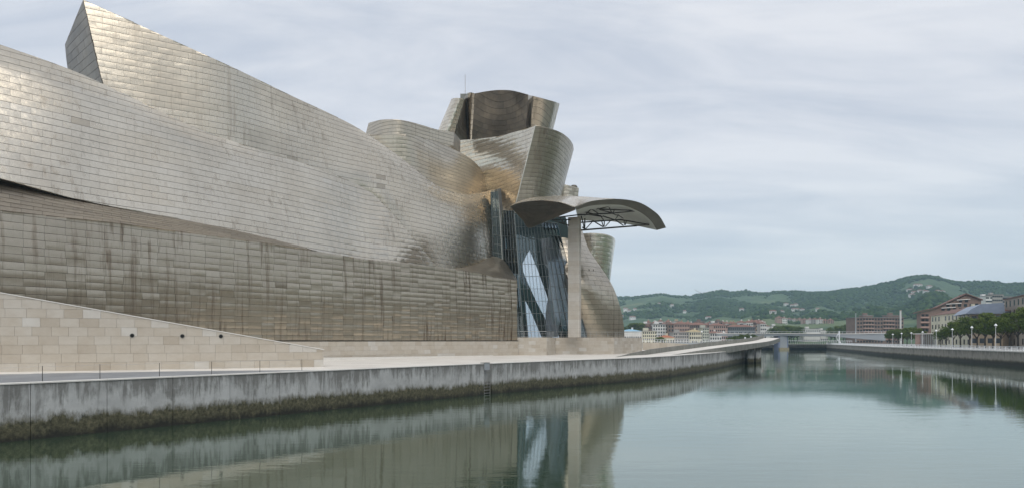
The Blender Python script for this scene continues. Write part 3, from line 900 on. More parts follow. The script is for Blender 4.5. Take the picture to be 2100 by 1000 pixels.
# --- terrace
tp_ = [P(1060, 697, 121.3), P(1121, 697, 120.5), P(1139, 697, 127.5), P(1259, 697, 129.8), P(1317, 697, 147)]
ter_poly = [(p.x, p.y) for p in tp_] + [(24, 175), (0.5, 175)]
terrace = MB().prism([(p[0]-0.0, p[1]+0.12) for p in ter_poly], GROUND-0.2, 6.54).build("terrace", M_COPING, mus)
for a, b in zip(tp_, tp_[1:]):
    stone_face(terrace, a, b, GROUND-0.05, 6.55, 0.635, 1.35, depth=0.11, name="stone_block")
rail = None
rails = MB().bar(tp_[0]+Vector((0,0.4,7.66-6)), tp_[1]+Vector((-0.2,0.4,7.66-6)), 0.06)
rp = [Vector((p.x, p.y+0.45, 6.56)) for p in tp_]
railing = link("railing", MB().bar(rp[0]+Vector((0,0,1.06)), rp[1]+Vector((0,0,1.06)), 0.07).bar(rp[1]+Vector((0,0,1.06)), rp[2]+Vector((0,0,1.06)), 0.07).bar(rp[2]+Vector((0,0,1.06)), rp[3]+Vector((0,0,1.06)), 0.07).bar(rp[3]+Vector((0,0,1.06)), rp[4]+Vector((0,0,1.06)), 0.07).mesh("railing", M_RAIL), mus)
for a, b in zip(rp, rp[1:]):
    for z in (0.18, 0.62):
        MB().bar(a+Vector((0,0,z)), b+Vector((0,0,z)), 0.035).build("rail", M_RAIL, railing)
    n = max(1, int((b-a).length / 1.1))
    for k in range(n+1):
        p = a.lerp(b, k/n)
        MB().bar(p, p+Vector((0,0,1.05)), 0.05).build("baluster", M_RAIL, railing)

# --- canopy
ct_ = [(1046, 422.5, 121), (1066, 413, 124), (1096, 405, 126.5), (1140, 402.4, 128), (1170, 402.8, 128), (1200, 404, 127), (1230, 406, 124), (1262, 408, 119.5)]
cf_ = [(1045.6, 423, 120.5), (1062, 417, 119.5), (1085, 412.5, 118.7), (1112, 410.6, 118.2), (1140, 413.2, 118), (1160, 418, 118), (1179, 424.6, 118), (1207, 414.5, 118), (1231, 410.3, 118), (1262, 408.4, 118.2), (1293, 411, 118.6), (1318, 418.5, 119), (1343, 434.6, 119.5), (1355, 447, 119.8), (1366, 467, 120)]
cl_ = [(1181, 431, 119.5), (1207, 423.3, 119.5), (1231, 420.3, 119.5), (1260, 420, 119.7), (1281, 422.3, 120), (1306, 432, 120.4), (1324, 443, 120.8), (1338, 457, 121.1), (1347, 472, 121.4)]
cbk = [(1186, 452, 133), (1207, 453, 134), (1234, 454, 135), (1256, 454.5, 135.5), (1273, 457.5, 135), (1290, 460.5, 132), (1306, 463.2, 129), (1326, 467.5, 125), (1346, 471.8, 121.6)]
canopy = empty("canopy", (0,0,0)); canopy.parent = mus; canopy.matrix_parent_inverse = mus.matrix_basis.inverted() if False else Matrix.Translation(-mus.location)
def ruled(name, rows, mat, n=48, smooth=True, mode='lin', parent=None):
    R_ = []
    for r in rows:
        pts = np.array([P(*q)[:] for q in r])[:, None, :]
        R_.append(crom(pts, np.linspace(0, len(r)-1, n))[:, 0])
    vs = [tuple(p) for r in R_ for p in r]
    fs = [(j*n+i, j*n+i+1, (j+1)*n+i+1, (j+1)*n+i) for j in range(len(rows)-1) for i in range(n-1)]
    return link(name, mesh(name, vs, fs, mat, smooth), parent)
M_SOFFIT = plain("canopy_soffit", (0.45, 0.48, 0.44), 0.6, var=0.05, bump=0)
M_FASCIA = plain("canopy_fascia", (0.13, 0.13, 0.105), 0.6, 0.3, var=0.1)
left_f = cf_[:7]; right_f = cf_[6:]
flap_lo = [(1046, 423.5, 121), (1058, 436, 124), (1072, 452, 126), (1085, 467, 127.5), (1115, 456, 125), (1145, 444, 122), (1180, 430.5, 119)]
fl = [[b, ((a[0]+b[0])/2, (a[1]+b[1])/2, (a[2]+b[2])/2 + 0.2), a] for a, b in zip(left_f, flap_lo)]
PANELS.clear()
def canopy_skin(name, cols, **kw):
    global PANELS
    PANELS.clear()
    part = patch(name, cols, **kw)
    items = list(PANELS)
    o = emit("titanium_cladding", items, part); o['kind'] = 'stuff'
    PANELS.clear()
    return part
canopy_skin("canopy_flap", fl, row_h=0.95, plen=1.9, back=(0, 0.35), bulge=0.006, stain=0.5, tone=(0.09, 0.14), mode='t')  # low tone puts the shade of the downward-facing flap into the colour
def resq(r, n):
    pts = np.array(r, float)[:, None, :]
    return [tuple(x) for x in crom(pts, np.linspace(0, len(r)-1, n))[:, 0]]
front10 = resq(cf_[:10], 19); back10 = resq(ct_, 19)
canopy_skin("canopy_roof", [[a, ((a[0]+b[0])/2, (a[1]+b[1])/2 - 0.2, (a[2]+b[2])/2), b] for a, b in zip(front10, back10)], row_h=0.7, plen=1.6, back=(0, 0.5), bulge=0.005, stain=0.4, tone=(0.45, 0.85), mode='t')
# fascia of the arch, its soffit and closed top
n = 60
def curve(r, m=n):
    return crom(np.array([P(*q)[:] for q in r])[:, None, :], np.linspace(0, len(r)-1, m))[:, 0]
def strip(name, rows, mat, parent):
    k = len(rows[0])
    vs = [tuple(p) for r in rows for p in r]
    fs = [(j*k+i, j*k+i+1, (j+1)*k+i+1, (j+1)*k+i) for j in range(len(rows)-1) for i in range(k-1)]
    return link(name, mesh(name, vs, fs, mat, True), parent)
cfr, clr, cbr = curve(right_f), curve(cl_), curve(cbk)
strip("canopy_fascia", [cfr, clr], M_FASCIA, mus)
strip("canopy_soffit", [clr, clr*0.5 + cbr*0.5 + np.array([0, 0, 0.5])*np.sin(np.linspace(0, np.pi, n))[:, None], cbr], M_SOFFIT, mus)
up = np.array([0, 0, 0.35])
strip("canopy_top", [cfr + np.array([0, .02, .02]), cfr*0.55 + cbr*0.45 + up*2, cbr + up, cbr], M_TI, mus)
# column of ring courses
pc0 = P(1178.3, 690, 126.2)
col = empty("column_base_point", (pc0.x, pc0.y, 6.56)) if False else None
ang = math.radians(-24)
ca, sa = math.cos(ang), math.sin(ang)
hw, hd = 1.06, 0.62
sq = [(-hw, -hd), (hw - .18, -hd), (hw, -hd + .18), (hw, hd), (-hw, hd)]
def rot(p, s=1.0): return (pc0.x + (p[0]*ca - p[1]*sa)*s, pc0.y + (p[0]*sa + p[1]*ca)*s)
colcore = MB().prism([rot(p, .97) for p in sq], 6.5, 28.6).build("column", M_MORTAR, mus)
zc_ = 6.56
while zc_ < 28.3:
    me = MB().prism([rot(p) for p in sq], zc_ + .008, min(28.6, zc_ + .82)).mesh("column_course", M_STONE)
    set_tone(me, random.uniform(0.55, 0.9)); link("column_course", me, colcore)
    zc_ += .828
# trusses
tr = MB().tube(P(1192, 472, 126.5), P(1306, 463, 129), 0.15).mesh("truss", M_STEEL)
truss = link("truss", tr, mus)
def tq(x, y, Y): return P(1120 + x/8.077, 390 + y/8.077, Y)
def member(x0, y0, Y0, x1, y1, Y1, r=0.10):
    MB().tube(tq(x0, y0, Y0), tq(x1, y1, Y1), r, n=7).build("truss_member", M_STEEL, truss)
for q in [(580,535,126.5,1240,490,128.2,.13), (1240,490,128.2,1700,572,123,.12), (1500,590,128.9,1700,574,123,.12), (640,655,126.6,640,470,126.6,.12), (655,645,126.6,770,520,126.9,.09), (770,505,126.9,940,607,127.3,.12),
          (920,515,127.3,950,610,127.3,.10), (965,515,127.3,960,610,127.3,.10), (980,605,127.4,1070,505,127.7,.09), (1150,500,127.9,1280,585,128.2,.11), (1290,495,128.3,1300,580,128.3,.09), (1330,505,128.3,1310,580,128.4,.09), (580,430,126.5,640,655,126.6,.11), (600,610,126.5,650,650,126.6,.14)]:
    member(*q[:6], q[6])
for q in [(580,410,125.5,1100,383,124.5,.13), (1100,383,124.5,1490,346,121.8,.11), (880,318,124.5,1490,340,121.8,.11), (890,325,124.5,1100,380,124.5,.12), (1040,285,123,1090,378,124.5,.10), (1130,335,123.5,1103,380,124.5,.09),
          (800,252,122,1110,242,120.8,.10), (880,315,123.5,1110,244,120.8,.10), (840,262,122,880,318,123.5,.09), (880,265,122,840,318,123.5,.09), (600,350,124.5,900,430,127,.11), (700,280,122.5,880,400,126,.10), (660,400,125,930,440,127,.10), (940,430,127,1150,500,127.9,.11), (1150,480,127.8,1190,425,126,.08), (1190,410,125,1275,470,128,.09), (1100,390,124.6,1240,440,127,.09), (760,300,123,640,420,125.5,.09), (900,420,126,960,515,127.3,.10)]:
    member(*q[:6], q[6])
for q in [(90,488,124,375,585,125.6,.12), (90,486,124,400,490,125.6,.10), (230,450,124,290,552,125,.10), (345,490,125,292,552,125,.09), (200,450,123.5,580,405,125.2,.12), (255,500,124,295,552,125,.09)]:
    member(*q[:6], q[6])

# --- glazing of the atrium
M_MULL = plain("mullion_metal", (0.20, 0.215, 0.21), 0.4, 0.7, bump=0)
glaz = MB().bar(P(1055, 440, 129.0), P(1074, 692, 129.0), 0.20).mesh("glass_atrium", M_MULL)
glaz = link("glass_atrium", glaz, mus)
M_FRAME = M_MULL
def glaze(bl, br, tr, tl, nc, nr, wid=0.09):
    bl, br, tr, tl = [P(*q) for q in (bl, br, tr, tl)]
    nrm = (br - bl).cross(tl - bl).normalized()
    if nrm.y > 0: nrm = -nrm
    pt = lambda a, b: (bl.lerp(br, a)).lerp(tl.lerp(tr, a), b)
    for i in range(nc):
        for j in range(nr):
            a0, a1, b0, b1 = i/nc, (i+1)/nc, j/nr, (j+1)/nr
            q = [pt(a0, b0), pt(a1, b0), pt(a1, b1), pt(a0, b1)]
            jit = nrm * random.uniform(-.012, .012)
            q = [x + jit*random.uniform(.2, 1) for x in q]
            vs = q + [x - nrm*0.03 for x in q]
            link("glass_pane", mesh("glass_pane", vs, [(0,1,2,3),(7,6,5,4),(0,4,5,1),(1,5,6,2),(2,6,7,3),(3,7,4,0)], M_GLASS), glaz)
    for i in range(nc+1):
        MB().bar(pt(i/nc, 0)+nrm*.07, pt(i/nc, 1)+nrm*.07, wid, 0.16).build("mullion", M_FRAME, glaz)
    for j in range(nr+1):
        MB().bar(pt(0, j/nr)+nrm*.05, pt(1, j/nr)+nrm*.05, 0.14, wid).build("transom", M_FRAME, glaz)
glaze((1040, 692, 136), (1074, 692, 129), (1055, 432, 129), (1028, 432, 136), 5, 10, .07)
glaze((1074, 692, 129), (1143, 692, 131.5), (1110, 440, 131.5), (1055, 440, 129), 9, 10, .07)
glaze((1143, 692, 131.5), (1204, 692, 134), (1142.5, 458, 134), (1110, 455, 131.5), 5, 9, .08)
glaze((1012, 535, 139.5), (1034, 540, 138.5), (1021.5, 389, 138.5), (1008, 391, 139.5), 2, 8, .08)
MB().bar(P(1036.5, 548, 138), P(1024.5, 387.5, 138), 0.62, 0.5).build("glass_strip_fin", M_TI, glaz)
MB().bar(P(1031.0, 548, 137.9), P(1022.0, 388.5, 137.9), 0.10, 0.1).build("glass_strip_edge", M_TRIM, glaz)
# what stands behind the glass: dark hall, gaps imitating pale reflections, a twisted white lift shaft
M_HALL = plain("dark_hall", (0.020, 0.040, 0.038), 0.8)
def extr(name, uvs, Y0, dY, mat, yfun=None):
    k = len(uvs)
    f = [P(u, v, Y0 if yfun is None else yfun(u, v)) for u, v in uvs]
    b = [p + Vector((0, dY, 0)) for p in f]
    return link(name, MB().add(f + b, [tuple(range(k)), tuple(reversed(range(k, 2*k)))] + [(i, k+i, k+(i+1)%k, (i+1)%k) for i in range(k)]).mesh(name, mat), glaz)
# two leaning gaps in the inner wall show sky, imitating pale reflections in the glass
def pierced(name, outer, holes, Y, thick, mat):
    bm = bmesh.new()
    for loop in [outer] + holes:
        vs = [bm.verts.new(P(u, v, Y)) for u, v in loop]
        for k in range(len(vs)): bm.edges.new((vs[k], vs[(k+1) % len(vs)]))
    bmesh.ops.triangle_fill(bm, use_beauty=True, use_dissolve=False, edges=bm.edges[:])
    me = bpy.data.meshes.new(name); bm.to_mesh(me); bm.free()
    me.materials.append(mat)
    o = link(name, me, glaz)
    md = o.modifiers.new("thickness", 'SOLIDIFY'); md.thickness = thick; md.offset = 0
    return o
pierced("hall_inner_wall", [(1036, 700), (1215, 700), (1160, 446), (1041, 436)],
        [[(1086, 512), (1079, 524), (1071.5, 540), (1073, 556), (1079, 572), (1100, 618), (1117, 650), (1134, 693), (1147, 693), (1135, 650), (1120, 600), (1104, 556)],
         [(1077, 615), (1084, 693), (1112, 693), (1098, 660), (1086, 632)]], 139, 0.5, M_HALL)
extr("strip_back_wall", [(1006, 545), (1038, 545), (1026, 392), (1006, 394)], 142.5, 0.4, M_HALL)
M_SHAFT = plain("pale_lift_shaft", (0.72, 0.74, 0.75), 0.5, var=0.1, bump=0)
sh = []
for k in range(14):
    t = k/13
    cx = 1130 + 5*math.sin(t*3.0) ; v = 690 - 200*t
    r = 1.1 + 0.35*math.sin(t*8) + (0.5 if t > .72 else 0)
    sh.append((P(cx, v, 135.8), r, t*1.7))
m = MB()
vs, fs = [], []
for c, r, a0 in sh:
    for q in range(10):
        a = a0 + 2*math.pi*q/10; rr = r*(1 + 0.22*math.cos(3*a + a0*2))
        vs.append(c + Vector((rr*math.cos(a), rr*math.sin(a), 0)))
for j in range(len(sh)-1):
    for q in range(10): fs.append((j*10+q, j*10+(q+1)%10, (j+1)*10+(q+1)%10, (j+1)*10+q))
link("twisted_lift_shaft", mesh("twisted_lift_shaft", vs, fs, M_SHAFT, True), glaz)
bpy.data.objects.remove(canopy)
# ================================================================== curved ramp beyond the terrace
ramp_e = [(1296, 732.0, 105.2), (1335, 730.6, 113), (1380, 726.6, 123), (1430, 718.6, 140), (1500, 708.6, 160), (1577, 698.8, 188), (1600, 692, 215)]
depths = [0.10, 0.16, 0.42, 0.95, 1.45, 1.15, 1.15]
re_ = np.array([P(*q)[:] for q in ramp_e]); n = 40
re_s = crom(re_[:, None, :], np.linspace(0, len(re_)-1, n))[:, 0]
dp = np.interp(np.linspace(0, len(re_)-1, n), range(len(depths)), depths)
tg = np.gradient(re_s, axis=0); tg[:, 2] = 0; tg /= np.linalg.norm(tg, axis=1, keepdims=True)
nl = np.stack([-tg[:, 1], tg[:, 0], tg[:, 2]*0], 1)
WD = np.interp(np.arange(n), [0, 8, n-1], [2.5, 4.6, 4.8])[:, None]
inn = re_s + nl*WD
rmp = empty("footbridge_ramp", Vector(re_s[10]))
tag(rmp, "curved concrete footbridge ramp rising over the water beyond the terrace", "ramp")
def sweep(name, rings, mat, parent):
    k, m = len(rings), len(rings[0])
    vs = [tuple(p) for r in rings for p in r]
    fs = [(i*m+j, i*m+(j+1) % m, (i+1)*m+(j+1) % m, (i+1)*m+j) for i in range(k-1) for j in range(m)]
    fs += [tuple(reversed(range(m))), tuple((k-1)*m + j for j in range(m))]
    return MB().add(vs, fs).build(name, mat, parent)
Zv = np.array([0, 0, 1.0])
sweep("deck", [[re_s[i]-nl[i]*0.0+Zv*0.0, re_s[i]-Zv*dp[i], inn[i]-Zv*dp[i]*0.8, inn[i]] for i in range(n)], M_CONC, rmp)
sweep("deck_surface", [[re_s[i]+nl[i]*0.25+Zv*0.005, re_s[i]+nl[i]*0.25+Zv*0.03, inn[i]-nl[i]*0.1+Zv*0.03, inn[i]-nl[i]*0.1+Zv*0.005] for i in range(n)], M_PAVE, rmp)
hp = np.interp(np.arange(n), [0, 6, 14, n-1], [0.05, 0.3, 0.95, 1.0])
sweep("parapet", [[inn[i]+Zv*0.0, inn[i]+Zv*hp[i], inn[i]+nl[i]*0.25+Zv*hp[i], inn[i]+nl[i]*0.25] for i in range(n)], M_CONC, rmp)
for (u, Y, w) in ((1537, 181, 1.7), (1553, 184, 1.4)):
    c = P(u, 697, Y)
    MB().prism([(c.x-w/2, Y-1.0), (c.x+w/2, Y-1.0), (c.x+w/2, Y+1.4), (c.x-w/2, Y+1.4)], -1.2, 3.9).build("pier", M_QUAY, rmp)
    MB().box((c.x-w*0.8, Y-1.3, 3.905), (c.x+w*0.8, Y+1.8, 4.35)).build("pier_cap", M_CONC, rmp)

pw = empty("pool_wall", P(1318, 716, 188))
tag(pw, "low curved pale stone wall behind the footbridge ramp", "stone wall")
prev = None
for k in range(10):
    t = k/9
    a = Vector((36.0 + 24*t, 188 + 14*t + 6*t*t, 0)); zt_ = 5.45 - 1.25*t*t
    if prev is not None:
        p, zp = prev
        me = MB().prism([(p.x, p.y), (a.x-.03, a.y), (a.x-.03, a.y+.5), (p.x, p.y+.5)], GROUND-0.1, [zp, zt_, zt_, zp]).mesh("stone_block", M_STONE)
        set_tone(me, random.uniform(.2, .6)); link("stone_block", me, pw)
    prev = (a, zt_)

# ================================================================== opposite bank
RB = [(55, -260), (66, -100), (78, 0), (97, 80), (115, 153), (132, 213), (150, 275), (168, 328), (186, 380), (214, 466)]
RZ = 3.5
rbi = [(p[0]+0.7, p[1]) for p in RB]
sheet("opposite_promenade", rbi + [(900, 466), (900, -260)], RZ, plain("promenade_paving", (0.36, 0.35, 0.33), 0.7), 4.7)
ow = empty("old_river_wall", (115, 153, 0))
tag(ow, "old brown stone embankment wall under the white railing on the far bank", "river wall")
st = resample(RB[2:], 7.5)
for a, b in zip(st, st[1:]):
    t = (b-a).normalized(); nn = Vector((-t.y, t.x, 0))      # towards the river
    p, q = a + t*.02, b - t*.02
    f = nn*random.uniform(-.02, .02)
    MB().prism([((x).x, (x).y) for x in (q+f, p+f, p-nn*.68, q-nn*.68)], -1.2, 3.30).build("masonry_panel", M_QUAY2, ow)
    p, q = a + t*.01, b - t*.01
    MB().prism([((x).x, (x).y) for x in (q+nn*.15, p+nn*.15, p-nn*.68, q-nn*.68)], 3.305, 3.58).build("kerb_stone", M_COPING, ow)
wr = empty("white_railing", (116, 153, RZ))
tag(wr, "long white railing along the tree lined promenade on the far bank", "railing")
M_RAILW = plain("white_rail_paint", (0.78, 0.79, 0.80), 0.5, var=0.03, bump=0)
st = [p for p in resample(RB[3:], 3.2)]
for a, b in zip(st, st[1:]):
    a_, b_ = a + Vector((0.35, 0, 3.585)), b + Vector((0.35, 0, 3.585))
    for z in (0.45, 1.0):
        MB().bar(a_+Vector((0,0,z)), b_+Vector((0,0,z)), 0.10 if z > .9 else 0.06).build("rail", M_RAILW, wr)
    MB().bar(a_, a_+Vector((0,0,1.06)), 0.13).build("post", M_RAILW, wr)
    for k in (1, 2, 3):
        c = a_.lerp(b_, k/4); MB().bar(c, c+Vector((0,0,0.97)), 0.05).build("baluster", M_RAILW, wr)

# far end of the river
sheet("far_bank", [(-400, 466.5), (900, 466.5), (3500, 900), (3500, 6000), (-3000, 6000), (-3000, 466.5)], 3.3, plain("far_ground", (0.10, 0.115, 0.07), 0.9, scale=0.02), 0)
fw = empty("far_river_wall", (170, 464, 0))
tag(fw, "low dark embankment wall closing the river below the grey bridge", "river wall")
for k in range(14):
    x0 = 110 + k*8
    MB().box((x0+.05, 463.8, -1), (x0+7.95, 466.4, 3.1)).build("masonry_panel", M_QUAY2, fw)

# street lamps with white caps
M_LAMPW = plain("lamp_white", (0.80, 0.81, 0.80), 0.4, var=0.02, bump=0)
def lamp_meshes():
    pole = MB().lathe([(0.16, 0), (0.16, 0.5), (0.085, 0.6), (0.06, 5.75)], n=8).mesh("pole", M_LAMPW, True)
    shade = MB().lathe([(0.10, 5.76), (0.14, 5.9), (0.66, 6.0), (0.60, 6.12), (0.30, 6.38), (0.06, 6.52)], n=12).mesh("lamp_shade", M_LAMPW, True)
    glob = MB().lathe([(0.05, 5.5), (0.24, 5.62), (0.24, 5.78), (0.1, 5.755)], n=10).mesh("lamp_globe", plain("lamp_glass", (0.55,0.57,0.56), 0.3, bump=0), True)
    return pole, shade, glob
LM = lamp_meshes()
lamp_txt = ["at the end of the far promenade, nearest the bridge", "second along the promenade from the bridge", "before the dense clump of trees, third from the bridge", "left of the glass kiosk on the far bank", "right of the glass kiosk on the far bank", "in front of the cream building on the far bank", "before the tall green trees, second from the right edge", "tallest in view, nearest the right edge of the picture"]
for (u, vt), txt in zip([(1831, 683), (1849, 681), (1869, 680), (1892, 678), (1920, 675), (1953, 672), (1993, 667.5), (2042, 662.5)], lamp_txt):
    # distance where the promenade edge (1.6 m inland) lies in that column
    best = min(np.linspace(120, 420, 1200), key=lambda Y: abs((np.interp(Y, [p[1] for p in RB], [p[0] for p in RB]) + 1.8)/Y - (u-1050)/FPX))
    X = (u-1050)*best/FPX
    h = EYE + (697-vt)*best/FPX - RZ
    e_ = empty("street_lamp", (X, best, RZ)); e_.scale = (0.60, 0.60, h/6.52)
    tag(e_, "white street lamp " + txt, "street lamp", "white lamps on the far promenade")
    for nm, me in zip(("pole", "lamp_shade", "lamp_globe"), LM): link(nm, me, e_, True)

# ------------------------------------------------------------------ trees
def leaf_mat(name, a, b, c):
    t = NT(name)
    f = t.attr('tone')
    col_ = t.ramp(f, [(0.0, a), (0.5, b), (1.0, c)])
    d = t.n('ShaderNodeBsdfDiffuse'); t.l(col_, d.inputs[0])
    tr_ = t.n('ShaderNodeBsdfTranslucent'); t.l(t.mix(0.5, col_, (0.10, 0.16, 0.02)), tr_.inputs[0])
    m = t.n('ShaderNodeMixShader'); m.inputs[0].default_value = 0.30
    t.l(d.outputs[0], m.inputs[1]); t.l(tr_.outputs[0], m.inputs[2]); t.l(m.outputs[0], t.out.inputs['Surface'])
    return t.m
M_LEAF = leaf_mat("tree_leaves", (0.032, 0.052, 0.014), (0.088, 0.125, 0.032), (0.19, 0.235, 0.070))
M_BARK = plain("bark", (0.055, 0.045, 0.035), 0.9, var=0.3, scale=3)
def tree_meshes(seed, H=10.0, R=4.0, trunk=0.30, nleaf=2000, low=0.26):
    r = np.random.default_rng(seed)
    m = MB()
    m.tube((0,0,-0.1), (0.05,0,H*0.33), 0.24, 0.17, 8)
    tips = []
    for k in range(7):
        a = k*0.9 + r.uniform(-.3, .3); b = r.uniform(.45, .95)
        p0 = Vector((0.05, 0, H*(0.26 + 0.05*k/3)))
        p1 = p0 + Vector((math.cos(a)*R*b*.5, math.sin(a)*R*b*.5, H*r.uniform(.14, .26)))
        p2 = p1 + Vector((math.cos(a)*R*b*.3, math.sin(a)*R*b*.3, H*r.uniform(.10, .22)))
        m.tube(p0, p1, 0.12, 0.07, 6); m.tube(p1, p2, 0.07, 0.03, 5); tips += [p1, p2]
    trunk_me = m.mesh("trunk", M_BARK, True)
    # leaf clumps
    nl_ = 30
    lob = []
    for k in range(nl_):
        a = r.uniform(0, 2*math.pi); q = math.sqrt(r.uniform(0, 1))*0.78
        zz = r.uniform(low + .12, .92)
        prof = math.sin(math.pi*min(1, max(0.02, (zz - low)/(1.02 - low)))**0.8)
        lob.append((math.cos(a)*q*R*prof, math.sin(a)*q*R*prof, zz*H, r.uniform(.17, .34)*R, r.uniform(0, 1)))
    lob = np.array(lob)
    idx = r.integers(0, nl_, nleaf)
    d = r.normal(size=(nleaf, 3)); d /= np.linalg.norm(d, axis=1, keepdims=True)
    rad = lob[idx, 3] * r.uniform(.55, 1.08, nleaf)
    c = lob[idx, :3] + d*rad[:, None]*np.array([1, 1, .75])
    s = r.uniform(.16, .34, nleaf)*R/4.0
    nrm = d + r.normal(size=(nleaf, 3))*.6; nrm /= np.linalg.norm(nrm, axis=1, keepdims=True)
    t1 = np.cross(nrm, r.normal(size=(nleaf, 3))); t1 /= np.linalg.norm(t1, axis=1, keepdims=True)
    t2 = np.cross(nrm, t1)
    V = np.stack([c - t1*s[:, None], c - t2*s[:, None]*.6, c + t1*s[:, None], c + t2*s[:, None]*.6], 1).reshape(-1, 3)
    me = bpy.data.meshes.new("crown")
    me.vertices.add(len(V)); me.vertices.foreach_set('co', V.astype(np.float32).ravel())
    me.loops.add(nleaf*4); me.loops.foreach_set('vertex_index', np.arange(nleaf*4, dtype=np.int32))
    me.polygons.add(nleaf); me.polygons.foreach_set('loop_start', np.arange(nleaf, dtype=np.int32)*4)
    me.update(calc_edges=True)
    tn = np.clip(0.55*lob[idx, 4] + 0.25*r.random(nleaf) + .2*(c[:, 2]/H), 0, 1)
    a_ = me.attributes.new('tone', 'FLOAT', 'FACE'); a_.data.foreach_set('value', tn.astype(np.float32))
    me.materials.append(M_LEAF); me.update()
    return trunk_me, me
TREES = [tree_meshes(s, R=r_, low=l_) for s, r_, l_ in ((1, 4.1, .34), (2, 3.7, .37), (3, 4.4, .35), (4, 3.9, .32))]
def tree(name, u, vt, Y, gz, label, group, wid=1.0, var=None):
    X = (u-1050)*Y/FPX
    h = EYE + (697-vt)*Y/FPX - gz
    e_ = empty(name, (X, Y, gz), random.uniform(0, 6.28))
    s = h/9.8
    e_.scale = (s*wid, s*wid, s)
    tag(e_, label, "tree", group)
    tm, cm = TREES[var if var is not None else random.randrange(4)]
    link("trunk", tm, e_, True); link("crown", cm, e_, True)
GP = "trees along the far promenade"
tl = [(1929, 674, 272, 1.0, "dark green promenade tree just right of the glass kiosk"),
      (1941, 668, 262, 1.0, "second promenade tree right of the glass kiosk"),
      (1955, 660, 252, 1.0, "promenade tree behind the lamp before the cream building"),
      (1970, 650, 244, 1.05, "broad promenade tree hiding the right of the cream building"),
      (1988, 648, 236, 1.0, "promenade tree left of the lamp second from the right edge"),
      (2004, 652, 226, 1.0, "promenade tree right of the lamp second from the right edge"),
      (2020, 640, 222, 1.05, "tall promenade tree below the blue grey solar roof"),
      (2036, 640, 212, 1.0, "promenade tree directly behind the lamp nearest the right edge"),
      (2052, 648, 206, 1.0, "promenade tree just right of the lamp nearest the right edge"),
      (2070, 640, 200, 1.0, "tall promenade tree before the brown building at the right edge"),
      (2088, 629, 193, 1.0, "tallest promenade tree close to the right edge of the picture"),
      (2112, 626, 187, 1.0, "promenade tree cut by the right edge of the picture"),
      (2140, 622, 182, 1.0, "promenade tree beyond the right edge of the picture")]  # last tree added out of view for the metal to reflect
for u, vt, Y, wd, lb in tl: tree("plane_tree", u, vt, Y, RZ, lb, GP, wd)
G2 = "clump of promenade trees beside the bridge"
for i, (u, vt, Y) in enumerate([(1824, 677, 352), (1833, 674, 345), (1842, 673, 338), (1851, 673, 331), (1860, 671, 325), (1869, 670, 318), (1879, 670, 312), (1886, 672, 306)]):
    tree("plane_tree", u, vt, Y, RZ, ["leftmost rounded tree of the dense clump beside the bridge end", "second tree from the bridge in the dense clump", "third tree from the bridge in the dense clump", "middle tree of the dense clump, left of centre", "middle tree of the dense clump, right of centre", "third last tree of the dense clump before the kiosk", "second last tree of the dense clump before the kiosk", "last tree of the dense clump, touching the kiosk"][i], G2, 1.15)
G3 = "trees on the near bank beyond the footbridge ramp"
for i, (u, vt, Y) in enumerate([(1497, 690, 395), (1508, 687, 400), (1520, 684, 405), (1532, 683, 410), (1543, 684, 415), (1553, 687, 420)]):
    tree("riverside_tree", u, vt, Y, 3.3, ["leftmost low tree of the group beyond the footbridge ramp", "second low tree from the left beyond the footbridge ramp", "third tree from the left beyond the footbridge ramp", "tallest tree of the group beyond the footbridge ramp", "second tree from the right beyond the footbridge ramp", "rightmost tree beyond the footbridge ramp, next to the bridge"][i], G3, 1.5)
G4 = "trees among the city buildings"
for i, (u, vt, Y) in enumerate([(1290, 664, 600), (1301, 661, 600), (1312, 661, 605), (1322, 663, 610), (1333, 667, 600)]):
    tree("city_tree", u, vt, Y, 3.3, ["bright green tree tight against the museum's metal edge in the distance", "second bright green tree from the museum edge in the distance", "middle bright green tree above the blue roofed shed", "fourth bright green tree from the museum edge in the distance", "bright green tree touching the white apartment block"][i], G4, 1.6)
for i, (u, vt, Y) in enumerate([(1349, 690, 372), (1358, 689, 374)]):
    tree("city_tree", u, vt, Y, 3.3, ["small dark tree left of the orange roofed house", "small dark tree right behind the orange roofed house"][i], G4, 1.5)
for i, (u, vt, Y) in enumerate([(1722, 668, 640), (1735, 664, 640), (1748, 672, 630)]):
    tree("city_tree", u, vt, Y, 3.3, ["dark tree above the bridge, left of the tall pole", "taller dark tree above the bridge near the tall pole", "dark tree touching the tall pole above the bridge"][i], G4, 1.5)

ORD = "first second third fourth fifth sixth seventh eighth ninth tenth eleventh twelfth thirteenth fourteenth fifteenth sixteenth seventeenth".split()
rq = random.Random(8)
for i in range(16):
    u = (1588 + i*5.2 if i < 10 else 1704 + (i-10)*8.0) + rq.uniform(-2, 2)
    tree("foothill_tree", u, 668.5 + rq.uniform(-2.5, 3), rq.uniform(640, 705), 3.3, "dark tree, %s from the left, above the bridge under the hillside houses" % ORD[i], "trees under the hillside row houses", 1.5)
